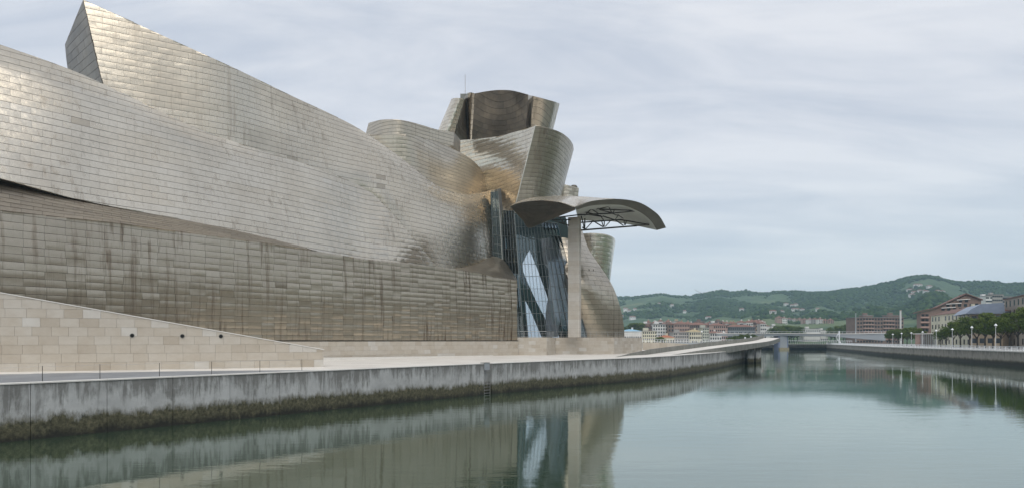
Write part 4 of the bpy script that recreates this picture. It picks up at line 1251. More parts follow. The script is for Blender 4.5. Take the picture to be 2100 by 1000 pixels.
# ------------------------------------------------------------------ buildings
def wallm(name, c): return plain("wall_" + name, c, 0.85, var=0.12, scale=0.3)
def roofm(name, c): return plain("roof_" + name, c, 0.85, var=0.25, scale=0.6)
R_TILE = roofm("tile", (0.20, 0.10, 0.07)); R_FLAT = roofm("flat", (0.26, 0.25, 0.24)); R_BROWN = roofm("brown", (0.155, 0.085, 0.065))
_winme = {}
def win_mesh(w, h, mat):
    k = (round(w, 2), round(h, 2), mat.name)
    if k not in _winme:
        _winme[k] = MB().box((-w/2, -0.05, 0), (w/2, 0.10, h)).mesh("window", mat)
    return _winme[k]
def block(name, label, A, B, z0, zt, depth, wmat, rmat, cols, rows, win=(1.3, 1.5), roof='flat', group=None, cat="building", end_cols=2, balc=None, bands=None, wmat2=None, wz=1.2, roof_h=2.2, end='A', top_row_gap=0.9, sills=None):
    """house with its long front from A to B in plan (front is on the river/camera side), windows one by one"""
    A = Vector((A[0], A[1], 0)); B = Vector((B[0], B[1], 0))
    t = (B-A).normalized(); L = (B-A).length
    nn = Vector((t.y, -t.x, 0))                       # front normal: to the right of A>B
    e_ = empty(name, (A.x, A.y, z0)); tag(e_, label, cat, group)
    poly = [A, B, B - nn*depth, A - nn*depth]
    MB().prism([(p.x, p.y) for p in poly], z0-0.5, zt).build("wall", wmat, e_)
    o = 0.45
    rp_ = [A - t*o + nn*o, B + t*o + nn*o, B + t*o - nn*(depth+o), A - t*o - nn*(depth+o)]
    if roof == 'flat':
        rf = MB().prism([(p.x, p.y) for p in rp_], zt+.003, zt+0.35).build("roof", rmat, e_)
        c = A.lerp(B, .35) - nn*depth*.5
        MB().box((c.x-1.6, c.y-1.4, zt+.353), (c.x+1.6, c.y+1.4, zt+2.2)).build("stair_head", wmat, rf)
    elif roof == 'hip':
        m = MB(); ins = min(depth*.5, L*.4)
        r0, r1 = A + t*ins - nn*depth/2, B - t*ins - nn*depth/2
        vs = [Vector((p.x, p.y, zt+.003)) for p in rp_] + [Vector((r0.x, r0.y, zt+roof_h)), Vector((r1.x, r1.y, zt+roof_h))]
        m.add(vs, [(3,2,1,0), (0,1,5,4), (1,2,5), (2,3,4,5), (3,0,4)])
        rf = m.build("roof", rmat, e_)
        c = A.lerp(B, .6) - nn*depth*.5
        MB().box((c.x-.5, c.y-.5, zt+.5), (c.x+.5, c.y+.5, zt+roof_h+1.1)).build("chimney", wmat, rf)
    hh = (zt - z0 - 0.3) / max(1, rows)
    def face(p, d, Lf, nf, nc):
        rz = math.atan2(d.y, d.x)
        wme = win_mesh(win[0], win[1], M_WIN)
        for i in range(nc):
            for j in range(rows):
                if random.random() < .04: continue
                c = p + d*(Lf*(i+.5)/nc) + Vector((0, 0, z0 + .3 + hh*j + (hh - win[1])*.5))
                wo_ = bpy.data.objects.new("window", wme); COL.objects.link(wo_)
                wo_.parent = e_; wo_.location = c - Vector((A.x, A.y, z0)); wo_.rotation_euler = (0, 0, rz)
    face(A, t, L, nn, cols)
    if end_cols:
        if end == 'A': face(A - nn*depth, nn, depth, -t, end_cols)
        else: face(B, -nn, depth, t, end_cols)
    if balc:
        for j in range(1, rows):
            z = z0 + .3 + hh*j - .15
            for (f0, f1) in balc:
                p, q = A + t*L*f0 + nn*.0, A + t*L*f1
                MB().prism([(x.x, x.y) for x in (p + nn*.9, q + nn*.9, q, p)], z, z + .95).build("balcony", wmat2 or wmat, e_)
    return e_
def fr(u0, u1, vt, Y, vb=None, skew=0.0):
    """frontal block between two columns with its roof line at row vt"""
    return ((u0-1050)*Y/FPX, Y), ((u1-1050)*(Y+skew)/FPX, Y+skew), EYE + (697-vt)*Y/FPX
def zrow(v, Y): return EYE + (697-v)*Y/FPX

C_CREAM = wallm("cream", (0.60, 0.565, 0.43)); C_BRICK = wallm("brick", (0.215, 0.15, 0.118)); C_WHITE = wallm("white", (0.68, 0.66, 0.62))
C_TAN = wallm("tan", (0.42, 0.33, 0.23)); C_GREY = wallm("grey", (0.34, 0.32, 0.29)); C_PINK = wallm("pink", (0.40, 0.27, 0.22)); C_BROWN = wallm("brown", (0.20, 0.14, 0.11)); C_DARK = wallm("slate", (0.14, 0.15, 0.15))
C_BROWN2 = wallm("umber", (0.36, 0.31, 0.25))
# cream riverside house
a, b = (174.6, 260), (188.5, 307)
block("cream_house", "long cream house with rows of windows behind the promenade trees", b, a, RZ, 17.0, 14, C_CREAM, R_BROWN, 11, 4, (1.5, 1.9), 'hip', roof_h=2.6, end_cols=0)
# tan house with the blue-grey roof
a, b = ((1990-1050)*258/FPX, 258), ((2056-1050)*250/FPX, 250)
h1 = block("tan_house", "tan house with a wide blue grey metal roof behind the trees", a, b, RZ, 16.4, 22, C_TAN, plain("roof_bluegrey", (0.21, 0.25, 0.32), 0.5, var=.1), 4, 3, (1.6, 1.8), 'flat', end_cols=3)
# brown corner house at the right edge
a, b = (190.5, 264), (160, 196)
block("brown_corner_house", "grey brown house with a dark cornice at the right edge of the picture", a, b, RZ, 21.6, 16, C_BROWN2, R_BROWN, 13, 5, (1.7, 2.2), 'flat', end_cols=3, end='A')
# gabled brick house
e_ = empty("gabled_house", P(1945, 690, 345)); tag(e_, "big brown brick house with stepped tiled roof rising to a peak", "building")
def prof(name, uvs, Y, dpt, mat, parent):
    k = len(uvs); f = [P(u, v, Y) for u, v in uvs]; bk_ = [p + Vector((dpt*0.45, dpt, 0)) for p in f]
    return MB().add(f + bk_, [tuple(range(k)), tuple(reversed(range(k, 2*k)))] + [(i, k+i, k+(i+1) % k, (i+1) % k) for i in range(k)]).build(name, mat, parent)
prof("wall", [(1888, 705), (1888, 640), (1925, 630.5), (1982, 604), (2012, 615), (2012, 705)], 345, 14, C_BRICK, e_)
for i, ((u0, v0), (u1, v1)) in enumerate([((1882, 639.5), (1927, 629)), ((1922, 629.5), (1983, 601.5)), ((1981, 601.5), (2016, 614.5))]):
    prof("roof_slope", [(u0, v0), (u1, v1), (u1, v1-1.8), (u0, v0-1.8)], 343.8, 18, R_BROWN, e_)
for (u, v) in [(1934, 633), (1946, 633), (1958, 633), (1944, 625), (1956, 625), (1968, 625), (1980, 625), (1992, 625), (1970, 616), (1982, 616), (1893, 646), (1901, 646), (1893, 656), (1901, 656), (1893, 666), (1901, 666), (1893, 676), (1901, 676), (2003, 624), (1970, 633), (1982, 633), (1994, 633)]:
    c = P(u, v, 344.95); MB().box((c.x-.8, c.y-.02, c.z-.7), (c.x+.8, c.y+.3, c.z+.7)).build("window", M_WIN, e_)
for (u0, u1, v) in [(1931, 962+1000-2, 629.6), (1940, 1972, 621.5), (1962, 1990, 613)]:
    prof("roof_terrace", [(u0, v+1.6), (u1, v-0.2), (u1, v-1.4), (u0, v+.4)], 344.0, 0.8, C_WHITE, e_)
for (v) in (651, 661, 671):
    prof("balcony", [(1888.5, v), (1906, v), (1906, v-3), (1888.5, v-3)], 343.6, 1.3, C_PINK, e_)
prof("metal_roof", [(1981, 642), (1990, 634), (2012, 622.5), (2058, 619.5), (2062, 642)], 249, 24, plain("roof_bluegrey", (0.21, 0.25, 0.32), 0.5, var=.1), h1)
# brick block across the river
A, B, zt_ = fr(1757, 1853, 650, 560)
block("brick_apartment_block", "wide reddish brick apartment block above the bridge end", A, B, 3.3, zt_, 18, C_BRICK, R_FLAT, 16, 7, (1.5, 1.5), 'flat', balc=[(.14, .36), (.56, .80)], wmat2=C_PINK, end_cols=0)
e_ = empty("brick_tower_house", P(1845, 690, 556)); tag(e_, "pale pillar striped stair tower at the right end of the brick apartment block", "tower")
a = P(1846, 697, 556); MB().box((a.x-.5, 555, 3.2), (a.x+.5, 556, zrow(636, 556))).build("shaft", C_WHITE, e_)
MB().box((a.x-.7, 554.85, zrow(636, 556)+.003), (a.x+.7, 556.15, zrow(635, 556))).build("cap", C_PINK, e_)
for (u0, u1, v) in [(1772, 1790, 646), (1820, 1850, 645.5)]:
    A, B, zt_ = fr(u0, u1, v, 568)
    block("roof_house", "brick penthouse on the apartment block, %s" % ("left one" if u0 < 1800 else "right one under the stair tower"), A, B, 20, zt_, 8, C_BRICK, R_FLAT, 3, 1, (1.2, 1.2), end_cols=0)
# background apartments up right
for i, (u0, u1, vt) in enumerate([(2022, 2034, 606), (2035, 2056, 603), (2057, 2076, 607)]):
    A, B, zt_ = fr(u0, u1, vt, 640)
    block("hillside_apartments", ["narrow white apartment tower above the blue grey roof", "widest grey apartment tower behind the tan house", "grey apartment tower left of the brown corner house"][i], A, B, 20, zt_, 14, [C_WHITE, C_GREY, C_GREY][i], R_FLAT, 4 + i, 8, (1.6, 1.5), group="apartment towers behind the promenade", end_cols=0)
# added houses past the right edge, unseen, for the metal to reflect
for i, (y0, y1, off, zt_) in enumerate([(150, 188, 34, 21), (104, 144, 36, 24), (62, 98, 34, 20), (14, 56, 36, 25), (-40, 8, 34, 22), (-100, -46, 36, 24)]):
    xa, xb = [float(np.interp(y, [p[1] for p in RB], [p[0] for p in RB])) + off for y in (y1, y0)]
    block("riverside_house", ["brown house next to the corner house, just outside the right edge", "grey house, second outside the right edge", "cream house, third outside the right edge", "tan house, fourth outside the right edge", "pink house, fifth outside the right edge", "grey brown house, last outside the right edge"][i], (xa, y1), (xb, y0), RZ, zt_, 14, [C_BROWN2, C_GREY, C_CREAM, C_TAN, C_PINK, C_BROWN2][i], R_BROWN, 9, 6, (1.6, 2.0), 'hip', group="houses along the far bank outside the picture", end_cols=0)
# mid-distance city on the left of the bridge
city = [
 ("long_shed", "low long shed with a pale blue roof beside the museum's edge", 1276, 1316, 678, 425, C_WHITE, plain("roof_blue", (0.22, 0.42, 0.55), .5), 9, 1, 'hip', 1.3),
 ("apartment_house", "cream apartment house with dark window bays beyond the terrace", 1318, 1346, 678, 440, C_CREAM, R_FLAT, 7, 4, 'flat', 2),
 ("apartment_block", "white apartment block with rows of balconies, tallest beyond the terrace", 1339, 1369, 664, 520, C_WHITE, R_FLAT, 6, 6, 'flat', 2),
 ("brick_house", "brown house stuck to the left of the white apartment block", 1328, 1338.4, 668, 524, C_BROWN, R_TILE, 2, 5, 'flat', 2),
 ("brick_house", "plain red brick house right of the white apartment block", 1370, 1382, 664.5, 515, C_BRICK, R_TILE, 2, 5, 'flat', 2),
 ("tiled_house", "pinkish house with a white top storey behind the brick house", 1383, 1414, 663, 560, C_PINK, R_TILE, 9, 5, 'hip', 2),
 ("tiled_house", "wide brown house with a tiled roof, centre of the far city row", 1415, 1454, 665, 580, C_BROWN, R_TILE, 10, 5, 'hip', 2.2),
 ("tiled_house", "brown tiled house right of the centre of the far city row", 1455, 1492, 666, 600, C_PINK, R_TILE, 9, 5, 'hip', 2),
 ("slate_block", "long dark brown block above the riverside trees", 1493, 1548, 669, 600, C_DARK, R_TILE, 13, 4, 'hip', 2),
 ("grey_house", "pale grey riverside house in front of the pinkish house", 1381, 1412, 681, 460, C_GREY, R_FLAT, 8, 4, 'flat', 2),
 ("yellow_house", "yellowish low house with a wide roof in the riverside row", 1414, 1440, 679, 470, C_CREAM, roofm("ochre", (0.42, 0.33, 0.18)), 6, 3, 'hip', 1.6),
 ("pale_house", "pale greenish narrow house right of the yellowish low house", 1441, 1454, 671.5, 470, wallm("palegreen", (0.45, 0.46, 0.38)), R_FLAT, 3, 6, 'flat', 2),
 ("white_house", "small white house left of the riverside trees", 1456, 1480, 682, 480, C_WHITE, R_TILE, 5, 3, 'hip', 1.5),
 ("orange_house", "low house with a bright orange tiled roof below the brick house", 1356, 1383, 691, 385, C_CREAM, roofm("orange", (0.36, 0.13, 0.06)), 6, 1, 'hip', 1.4),
 ("villa", "white villa with a stepped roof above the dark brown block", 1544, 1570, 658, 900, C_WHITE, R_TILE, 6, 3, 'hip', 2.5),
 ("white_terrace_house", "white low terrace house left above the bridge", 1565, 1580, 668, 760, C_WHITE, R_TILE, 4, 2, 'hip', 2),
 ("white_terrace_house", "white low terrace house right above the bridge pier", 1582, 1605, 667, 760, C_WHITE, R_FLAT, 6, 2, 'flat', 2),
 ("white_office", "white office with curved tiers of balconies above the bridge", 1648, 1682, 673, 690, C_WHITE, R_FLAT, 9, 3, 'flat', 2),
 ("white_office_wing", "lower white wing right of the tiered office above the bridge", 1683, 1698, 676, 695, C_WHITE, R_FLAT, 4, 2, 'flat', 2)]
for nm, lb, u0, u1, vt, Y, wm, rm, nc, nr, rf, rh in city:
    A, B, zt_ = fr(u0, u1, vt, Y)
    hh = (zt_ - 3.3)/nr
    block(nm, lb, A, B, 3.3, zt_, 12, wm, rm, nc, nr, (min(1.5, (B[0]-A[0])/nc*.55), min(1.6, hh*.55)), rf, roof_h=rh, group="buildings of the far city", end_cols=0)
rt = random.Random(3)
ORD = "first second third fourth fifth sixth seventh eighth ninth tenth eleventh twelfth thirteenth fourteenth fifteenth sixteenth seventeenth".split()
for i in range(34):
    u0 = 1322 + i*7.2 + rt.uniform(-2, 2); wd = rt.uniform(7, 15); Y = rt.uniform(640, 712)
    A, B, zt_ = fr(u0, u0 + wd, rt.uniform(657.5, 666), Y)
    wm_, wt_ = rt.choice([(C_WHITE, "white"), (C_PINK, "pinkish"), (C_TAN, "tan"), (C_GREY, "grey"), (C_BRICK, "brick"), (C_WHITE, "white")])
    rm_, rf_, rt_ = rt.choice([(R_TILE, 'hip', "tiled"), (R_TILE, 'hip', "tiled"), (R_FLAT, 'flat', "flat")])
    where = ORD[i] + " from the museum side" if i < 17 else ORD[33 - i] + " from the bridge side"
    block("town_house", "small %s house with %s roof, %s, below the hills" % (wt_, rt_, where), A, B, 3.3, zt_, 9, wm_, rm_, 3, 5, (1.3, 1.5), rf_, group="small houses of the dense town", roof_h=2.0, end_cols=0)
# glass kiosk on the promenade
e_ = empty("glass_kiosk", P(1903, 706, 292)); tag(e_, "glass kiosk with a white flat roof between the promenade trees", "kiosk")
x0, x1 = (1889-1050)*292/FPX, (1919-1050)*292/FPX
MB().box((x0-.4, 291.4, 8.7), (x1+.4, 297.5, 9.05)).build("roof", C_WHITE, e_)
MB().box((x0+.3, 293.5, RZ), (x1-.3, 296.8, 8.69)).build("inner_room", C_PINK, e_)
nk = 8
for k in range(nk+1):
    x = x0 + (x1-x0)*k/nk
    MB().box((x-.05, 291.9, RZ), (x+.05, 292.0, 8.69)).build("mullion", M_RAILW, e_)
    if k < nk: MB().box((x+.06, 291.94, RZ+.1), (x+(x1-x0)/nk-.06, 291.97, 8.6)).build("glass_pane", M_GLASS, e_)

# ------------------------------------------------------------------ grey girder bridge
br = empty("girder_bridge", P(1604, 715, 449)); tag(br, "pale grey girder bridge crossing the river on one pier", "bridge")
M_BRG = plain("bridge_grey", (0.30, 0.32, 0.335), 0.6, var=0.07, scale=.1)
M_BRB = plain("bridge_blue", (0.20, 0.23, 0.33), 0.6, var=0.1, scale=.2)
bt_ = [(1470, 683.5), (1556, 684), (1604, 683.5), (1700, 684), (1760, 684), (1816, 682.5)]
bb_ = [(1470, 687), (1556, 690), (1604, 686.8), (1700, 688.2), (1760, 693), (1816, 697.5)]
top_ = [P(u, v, 446 + (u-1604)*-0.06) for u, v in bt_]; bot_ = [P(u, v, 446 + (u-1604)*-0.06) for u, v in bb_]
uu_ = np.linspace(1470, 1816, 40)
tz = [P(u, np.interp(u, [q[0] for q in bt_], [q[1] for q in bt_]), 446 - (u-1604)*.06) for u in uu_]
bz = [P(u, np.interp(u, [q[0] for q in bb_], [q[1] for q in bb_]), 446 - (u-1604)*.06) for u in uu_]
dd = Vector((3, 11, 0))
sweep("girder", [[tz[i], bz[i], bz[i]+dd, tz[i]+dd] for i in range(40)], M_BRG, br)
sweep("deck_edge", [[tz[i]+Vector((0,-.5,.02)), tz[i]+Vector((0,-.5,.42)), tz[i]+dd+Vector((0,.5,.42)), tz[i]+dd+Vector((0,.5,.02))] for i in range(40)], M_COPING, br)
for i in range(0, 39, 1):
    MB().bar(tz[i]+Vector((0,-.3,.43)), tz[i]+Vector((0,-.3,1.5)), .09).build("parapet_post", M_RAILW, br)
MB().add(*[(lambda R_: ([p for r in R_ for p in r], [(i*4+j, i*4+(j+1) % 4, (i+1)*4+(j+1) % 4, (i+1)*4+j) for i in range(39) for j in range(4)]))([[tz[i]+Vector((0,-.36,1.45)), tz[i]+Vector((0,-.36,1.57)), tz[i]+Vector((0,-.24,1.57)), tz[i]+Vector((0,-.24,1.45))] for i in range(40)])][0]).build("handrail", M_RAILW, br)
c = P(1604, 697, 449)
MB().box((c.x-2.2, 446.5, -1), (c.x+2.2, 456, 9.0)).build("pier", M_BRG, br)
for s in (-1, 1):
    MB().box((c.x + s*2.7-.45, 447, -1), (c.x + s*2.7+.45, 455, 9.2)).build("pier_wing", M_BRB, br)
MB().box((c.x-3.1, 445.2, -1), (c.x+3.1, 457, 1.3)).build("pier_foot", plain("ochre_footing", (0.30, 0.26, 0.16), .85), br)
c = P(1813, 697, 380)
for k in range(8):
    a = k*.5
    MB().tube((c.x + math.cos(a)*1.6, 432 + math.sin(a)*1.6, 3.4 + k*.85), (c.x + math.cos(a+.5)*1.6, 432 + math.sin(a+.5)*1.6, 4.25 + k*.85), .35, .35, 6).build("spiral_stair_flight", M_WHITE, br)
MB().tube((c.x, 432, 3.3), (c.x, 432, 12.0), .4, .4).build("spiral_stair_post", M_WHITE, br)
lb_ = empty("low_footbridge", P(1660, 700, 460)); tag(lb_, "low footbridge with a pale railing just above the far river wall", "footbridge")
a, b = P(1560, 704.5, 462), P(1745, 705.5, 462)
MB().bar(a, b, 3.0, .45).build("deck", M_CONC, lb_)
for k in range(41):
    p = a.lerp(b, k/40) + Vector((0, -1.4, .23)); MB().bar(p, p + Vector((0, 0, 2.3)), .14).build("post", M_RAILW, lb_)
MB().bar(a+Vector((0,-1.4,2.5)), b+Vector((0,-1.4,2.5)), .28, .3).build("handrail", M_RAILW, lb_)
# tall pole, lamps on the near bank
e_ = empty("tall_pole", P(1755, 690, 545)); tag(e_, "tall thin grey pole left of the brick apartment block", "pole")
MB().tube(P(1755, 700, 545), P(1755, 640.5, 545), .45, .30).build("shaft", M_GREYP, e_)
MB().tube(P(1755, 640.3, 545), P(1755, 639.4, 545), .5, .5).build("cap", M_STEEL, e_)
for i, (u, vt, Y) in enumerate([(1439, 680, 260), (1484, 681, 262), (1540, 691, 268), (1528, 693, 268)]):
    X = (u-1050)*Y/FPX; z0 = 5.4
    e_ = empty("quay_lamp", (X, Y, z0)); h = EYE + (697-vt)*Y/FPX - z0
    tag(e_, ["slim pole lamp left above the footbridge ramp", "slim pole lamp in the middle above the footbridge ramp", "short two headed lamp close to the end of the footbridge ramp", "shortest lamp above the end of the footbridge ramp"][i], "lamp", "lamps on the near bank beyond the ramp")
    MB().tube((X, Y, z0-2), (X, Y, z0+h), .08, .06).build("pole", M_GREYP, e_)
    MB().lathe([(.15, -.1), (.38, .05), (.35, .4), (.1, .55)], (X, Y, z0+h), 8).build("lamp_head", M_LAMPW, e_)
# white railing of the near bank beyond the ramp
nr_ = empty("bank_railing", P(1440, 699, 235)); tag(nr_, "white railing beyond the footbridge ramp on the museum side", "railing")
qa, qb = P(1312, 700.5, 232), P(1562, 701, 262)
MB().prism([(qa.x, qa.y), (qb.x, qb.y), (qb.x, qb.y+1.0), (qa.x, qa.y+1.0)], 3.3, 5.3).build("base_wall", M_GREYP, nr_)
for k in range(46):
    p = qa.lerp(qb, k/45); p.z = 5.3; p.y += .4
    MB().bar(p, p+Vector((0,0,1.0)), .10).build("post", M_RAILW, nr_)
for z in (5.75, 6.3):
    MB().bar(Vector((qa.x, qa.y+.4, z)), Vector((qb.x, qb.y+.4, z)), .09).build("rail", M_RAILW, nr_)

# ================================================================== hills
ridge = [(1100, 612), (1268, 609), (1300, 607), (1340, 605), (1356, 602), (1390, 608), (1410, 607), (1440, 602), (1475, 597), (1500, 598.5), (1530, 597), (1560, 601), (1575, 601), (1590, 596), (1630, 598), (1660, 600), (1700, 597.5), (1760, 591), (1800, 582), (1840, 573), (1870, 567.5), (1900, 565.5), (1930, 571), (1960, 577), (2000, 579), (2040, 578), (2070, 581), (2100, 578), (2160, 575)]
def hill_h(th, f):
    """height at azimuth th (rad from the view axis) and fraction f of the way to the ridge"""
    deg = math.degrees(th)
    R_ = float(np.interp(deg, [5, 36, 60, 180], [2450, 2300, 1500, 1300]))
    r0 = float(np.interp(deg, [5, 36, 55, 180], [720, 620, 300, 260]))
    r = r0 + (R_ - r0)*f
    if deg < 38:
        u = 1050 + FPX*math.tan(th); v = float(np.interp(u, [q[0] for q in ridge], [q[1] for q in ridge]))
        H = (697 - v)*R_*math.cos(th)/FPX
    else:
        H = 190 + 25*math.sin(deg*.11) + 12*math.sin(deg*.31)
        w_ = min(1, (deg-38)/12); H = (1-w_)*((697-575)*R_*math.cos(math.radians(38))/FPX) + w_*H
    x, y = r*math.sin(th), r*math.cos(th)
    f1 = min(1.0, f)
    p = f1**1.5*(1 - .18*math.sin(math.pi*f1))
    nz = mnoise.fractal(Vector((x*.0022, y*.0022, 3.1)), 1.0, 2.0, 5)
    sp_ = mnoise.noise(Vector((deg*.33, 7.7 + r*.0008, 1.0)))
    z = 2.9 + (H + 3)*p + (nz*34 + sp_*46)*math.sin(math.pi*f1)**.8 * (0.35 + .65*f1)
    if f > 1: z = 2.9 + (H+3) - (f-1)*H*.8
    nz2 = mnoise.fractal(Vector((x*.013, y*.013, 9.1)), 1.0, 2.0, 4)
    z += nz2*4.0*min(1, f*3)
    return x, y, z
def hill_mat():
    t = NT("wooded_hillside")
    f = t.noise(0.02, 6, 0.7)
    c = t.ramp(f, [(0.30, (0.028, 0.056, 0.022)), (0.5, (0.056, 0.098, 0.034)), (0.72, (0.088, 0.135, 0.046))])
    vo = t.n('ShaderNodeTexVoronoi'); mp = t.n('ShaderNodeMapping'); t.l(t.pos(), mp.inputs[0]); mp.inputs['Scale'].default_value = (.0062, .0040, .002)
    t.l(mp.outputs[0], vo.inputs['Vector']); vo.inputs['Scale'].default_value = 1.0
    sx_ = t.n('ShaderNodeSeparateXYZ'); t.l(vo.outputs['Color'], sx_.inputs[0])
    fld = t.ramp(sx_.outputs['X'], [(0.70, 0.0), (0.74, 1.0)])
    soft = t.ramp(t.noise(.006, 3), [(.42, 0.0), (.55, 1.0)])
    fld = t.math('MULTIPLY', fld, soft)
    fc = t.ramp(sx_.outputs['Y'], [(0.0, (0.085, 0.150, 0.040)), (1.0, (0.125, 0.145, 0.060))])
    c = t.mix(t.math('MULTIPLY', fld, .85), c, fc)
    return t.bsdf(c, 0.95, 0.0, t.bump(t.noise(.06, 5, .7), .9, 6.0))
M_HILL = hill_mat()
NA, NR = 420, 90
ths = np.concatenate([np.radians(np.linspace(7.2, 39, 330)), np.radians(np.linspace(39.5, 178, NA-330))])  # starts past the hall gaps, leaving sky behind them
vs = []
for th in ths:
    for k in range(NR):
        vs.append(hill_h(th, 1.15*k/(NR-1)))
fs = [(i*NR+k, (i+1)*NR+k, (i+1)*NR+k+1, i*NR+k+1) for i in range(NA-1) for k in range(NR-1)]
tag(link("hills", mesh("hills", vs, fs, M_HILL, True)), kind='structure')
# woods on the slopes: one mass of small crowns
r = np.random.default_rng(5)
bm = bmesh.new(); bmesh.ops.create_icosphere(bm, subdivisions=1, radius=1.0)
iv = np.array([v.co[:] for v in bm.verts]); if_ = np.array([[v.index for v in f.verts] for f in bm.faces]); bm.free()
pts = []
for k in range(26000):
    th = math.radians(r.uniform(7, 37.5)); f = 1 - abs(r.normal(0, .02)) if k < 2600 else r.uniform(.10, 1.0)**.75
    x, y, z = hill_h(th, f)
    dens = mnoise.fractal(Vector((x*.004, y*.004, 5.5)), 1.0, 2.0, 3)
    if k >= 2600 and dens < -0.13 + .2*r.random(): continue
    s = r.uniform(2.6, 6.2) * (0.8 if k < 2600 else 1)
    pts.append((x, y, z + s*.35, s))
pts = np.array(pts); n = len(pts)
jit = r.uniform(.72, 1.28, (n, len(iv), 1))
V = (iv[None]*jit*pts[:, None, 3:4]*np.array([1, 1, .85]) + pts[:, None, :3]).reshape(-1, 3)
F = (if_[None] + (np.arange(n)*len(iv))[:, None, None]).reshape(-1)
me = bpy.data.meshes.new("hillside_woods")
me.vertices.add(len(V)); me.vertices.foreach_set('co', V.astype(np.float32).ravel())
me.loops.add(len(F)); me.loops.foreach_set('vertex_index', F.astype(np.int32))
me.polygons.add(len(F)//3); me.polygons.foreach_set('loop_start', np.arange(len(F)//3, dtype=np.int32)*3)
me.update(calc_edges=True)
a_ = me.attributes.new('tone', 'FLOAT', 'FACE'); a_.data.foreach_set('value', np.repeat(r.uniform(0, .75, n), len(if_)).astype(np.float32))
me.materials.append(leaf_mat("distant_woods", (0.026, 0.052, 0.018), (0.056, 0.098, 0.030), (0.105, 0.155, 0.048)))
tag(link("hillside_woods", me), "dark green woods covering the distant hillsides", "woods", kind='stuff')
# scattered white houses on the slopes
def on_hill(u, v):
    th = math.atan((u-1050)/FPX); best = None
    for f in np.linspace(.03, 1, 300):
        x, y, z = hill_h(th, f)
        vv = 697 - (z-EYE)*FPX/y
        if vv <= v: return Vector((x, y, z))
    return Vector((x, y, z))
# stepped row of hillside houses
for i in range(11):
    u0 = 1594 + i*10.6
    vt = 652 + 0.35*i + random.uniform(-1.2, 1.2)
    if i == 0: vt = 650
    hp_ = on_hill(u0 + 5, 662.5); A, B, zt_ = fr(u0, u0+10.2, vt, hp_.y)
    block("row_house", ["first, tallest and pinkish house of the long hillside row", "second house of the long hillside row from its tall end", "third house of the long hillside row from its tall end", "fourth house of the long hillside row from its tall end", "fifth house of the long hillside row from its tall end", "middle house of the long hillside row", "sixth house of the hillside row from its low right end", "fourth house of the hillside row from its low right end", "third house of the hillside row from its low right end", "second house of the hillside row from its low right end", "last house at the low right end of the hillside row"][i] if i != 6 else "fifth house of the hillside row from its low right end", A, B, hp_.z - 1.5, zt_, 10, [C_PINK, C_WHITE, C_GREY, C_WHITE, C_TAN][i % 5], R_TILE, 3, 3, (1.3, 1.6), 'hip', group="long row of hillside houses", roof_h=2.2, end_cols=0)
ht = [(1283, 637, 12), (1290, 641, 9), (1302, 637, 9), (1276, 652, 14), (1297, 655, 14), (1353, 625, 10), (1404, 641, 8), (1378, 629, 7), (1453, 655, 13), (1521, 638, 12), (1612, 626, 12), (1625, 629, 12), (1632, 627, 10), (1631, 638, 20), (1603, 642, 10), (1645, 639, 10), (1677, 637, 9), (1585, 644, 13), (1882, 588, 20), (1866, 598, 16), (1876, 602, 16), (1890, 599, 18), (1870, 609, 14), (1906, 590, 12), (1922, 601, 10), (1932, 601, 12), (1899, 602, 12)]
hl = ["small pale house on the slope nearest the museum, upper left", "tiny pale house on the slope just right of the museum", "tiny pale house on the left slope, third from the museum", "pale pink house low on the slope against the museum edge", "pinkish house low on the slope above the green trees", "pale farmhouse on the spine of the left ridge", "tiny house in the meadow of the middle slope, left", "tiny house below the left ridge line", "pale house just above the far city row", "bright white house alone on the middle slope", "white house left of the hillside hamlet above the row houses", "white house in the middle of the hillside hamlet", "white house at the right of the hillside hamlet", "widest white villa below the hillside hamlet", "small house left below the widest white villa", "white house right of the widest white villa", "tiny white house beside the light green field", "pale house above the white villa near the bridge", "pink roofed house highest on the big hill", "left house of the village on the big hill", "middle house of the village on the big hill", "right house of the village on the big hill", "lowest house of the village on the big hill", "small house right of the highest house on the big hill", "left house of the pair right of the hill village", "right house of the pair right of the hill village", "outer right house of the village on the big hill"]
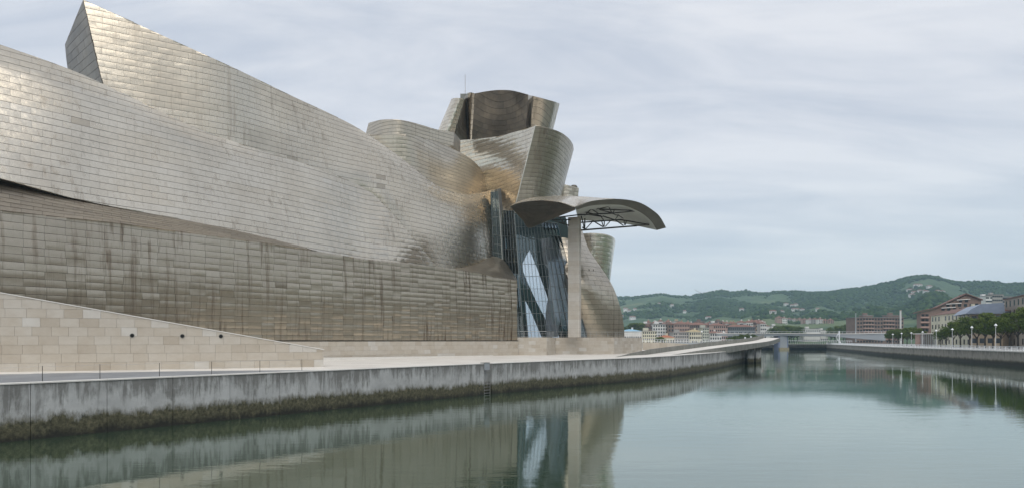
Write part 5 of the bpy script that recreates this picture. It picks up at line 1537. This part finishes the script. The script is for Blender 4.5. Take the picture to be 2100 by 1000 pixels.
for (u, v, w_), lb in zip(ht, hl):
    p = on_hill(u, v); 
    e_ = empty("hill_house", p, random.uniform(-.4, .4)); tag(e_, lb, "house", "houses on the hillsides")
    h = random.uniform(5, 7.5)
    MB().box((-w_/2, -4, -3), (w_/2, 4, h)).build("wall", C_WHITE, e_, True)
    MB().add([(-w_/2-.5, -4.5, h+.01), (w_/2+.5, -4.5, h+.01), (w_/2+.5, 4.5, h+.01), (-w_/2-.5, 4.5, h+.01), (-w_/2+2, 0, h+2.4), (w_/2-2, 0, h+2.4)], [(3,2,1,0), (0,1,5,4), (1,2,5), (2,3,4,5), (3,0,4)]).build("roof", R_TILE, e_, True)
    for k in range(3):
        MB().box((-w_/2 + w_*(k+.3)/3, -4.06, h-2.6), (-w_/2 + w_*(k+.7)/3, -3.9, h-1.1)).build("window", M_WIN, e_, True)
# tower crane on the skyline
p = on_hill(1436, 604); cr_ = empty("tower_crane", p); tag(cr_, "thin tower crane standing on the skyline of the left hills", "crane")
Yc_ = p.y
MB().bar(p - Vector((0,0,6)), P(1437, 600, Yc_), 1.3).build("crane_tower", M_GREYP, cr_)
MB().bar(P(1440.5, 602, Yc_), P(1424, 592.5, Yc_), 1.3).build("jib", M_GREYP, cr_)
MB().bar(P(1437, 600, Yc_), P(1437.3, 597.5, Yc_), 1.0).build("mast_head", M_GREYP, cr_)

# ------------------------------------------------------------------ hazy air
hzm = bpy.data.materials.new("hazy_air"); hzm.use_nodes = True
ht_ = hzm.node_tree; ht_.nodes.clear()
vo_ = ht_.nodes.new('ShaderNodeVolumePrincipled'); ho = ht_.nodes.new('ShaderNodeOutputMaterial')
vo_.inputs['Color'].default_value = (0.60, 0.82, 1.0, 1)
vo_.inputs['Density'].default_value = 0.00015
vo_.inputs['Anisotropy'].default_value = 0.2
ht_.links.new(vo_.outputs[0], ho.inputs['Volume'])
hb = MB().box((-3100, -3100, -2.6), (3600, 6100, 380)).build("haze", hzm)
tag(hb, "thin blue haze over the distant hills", "haze", kind='stuff')
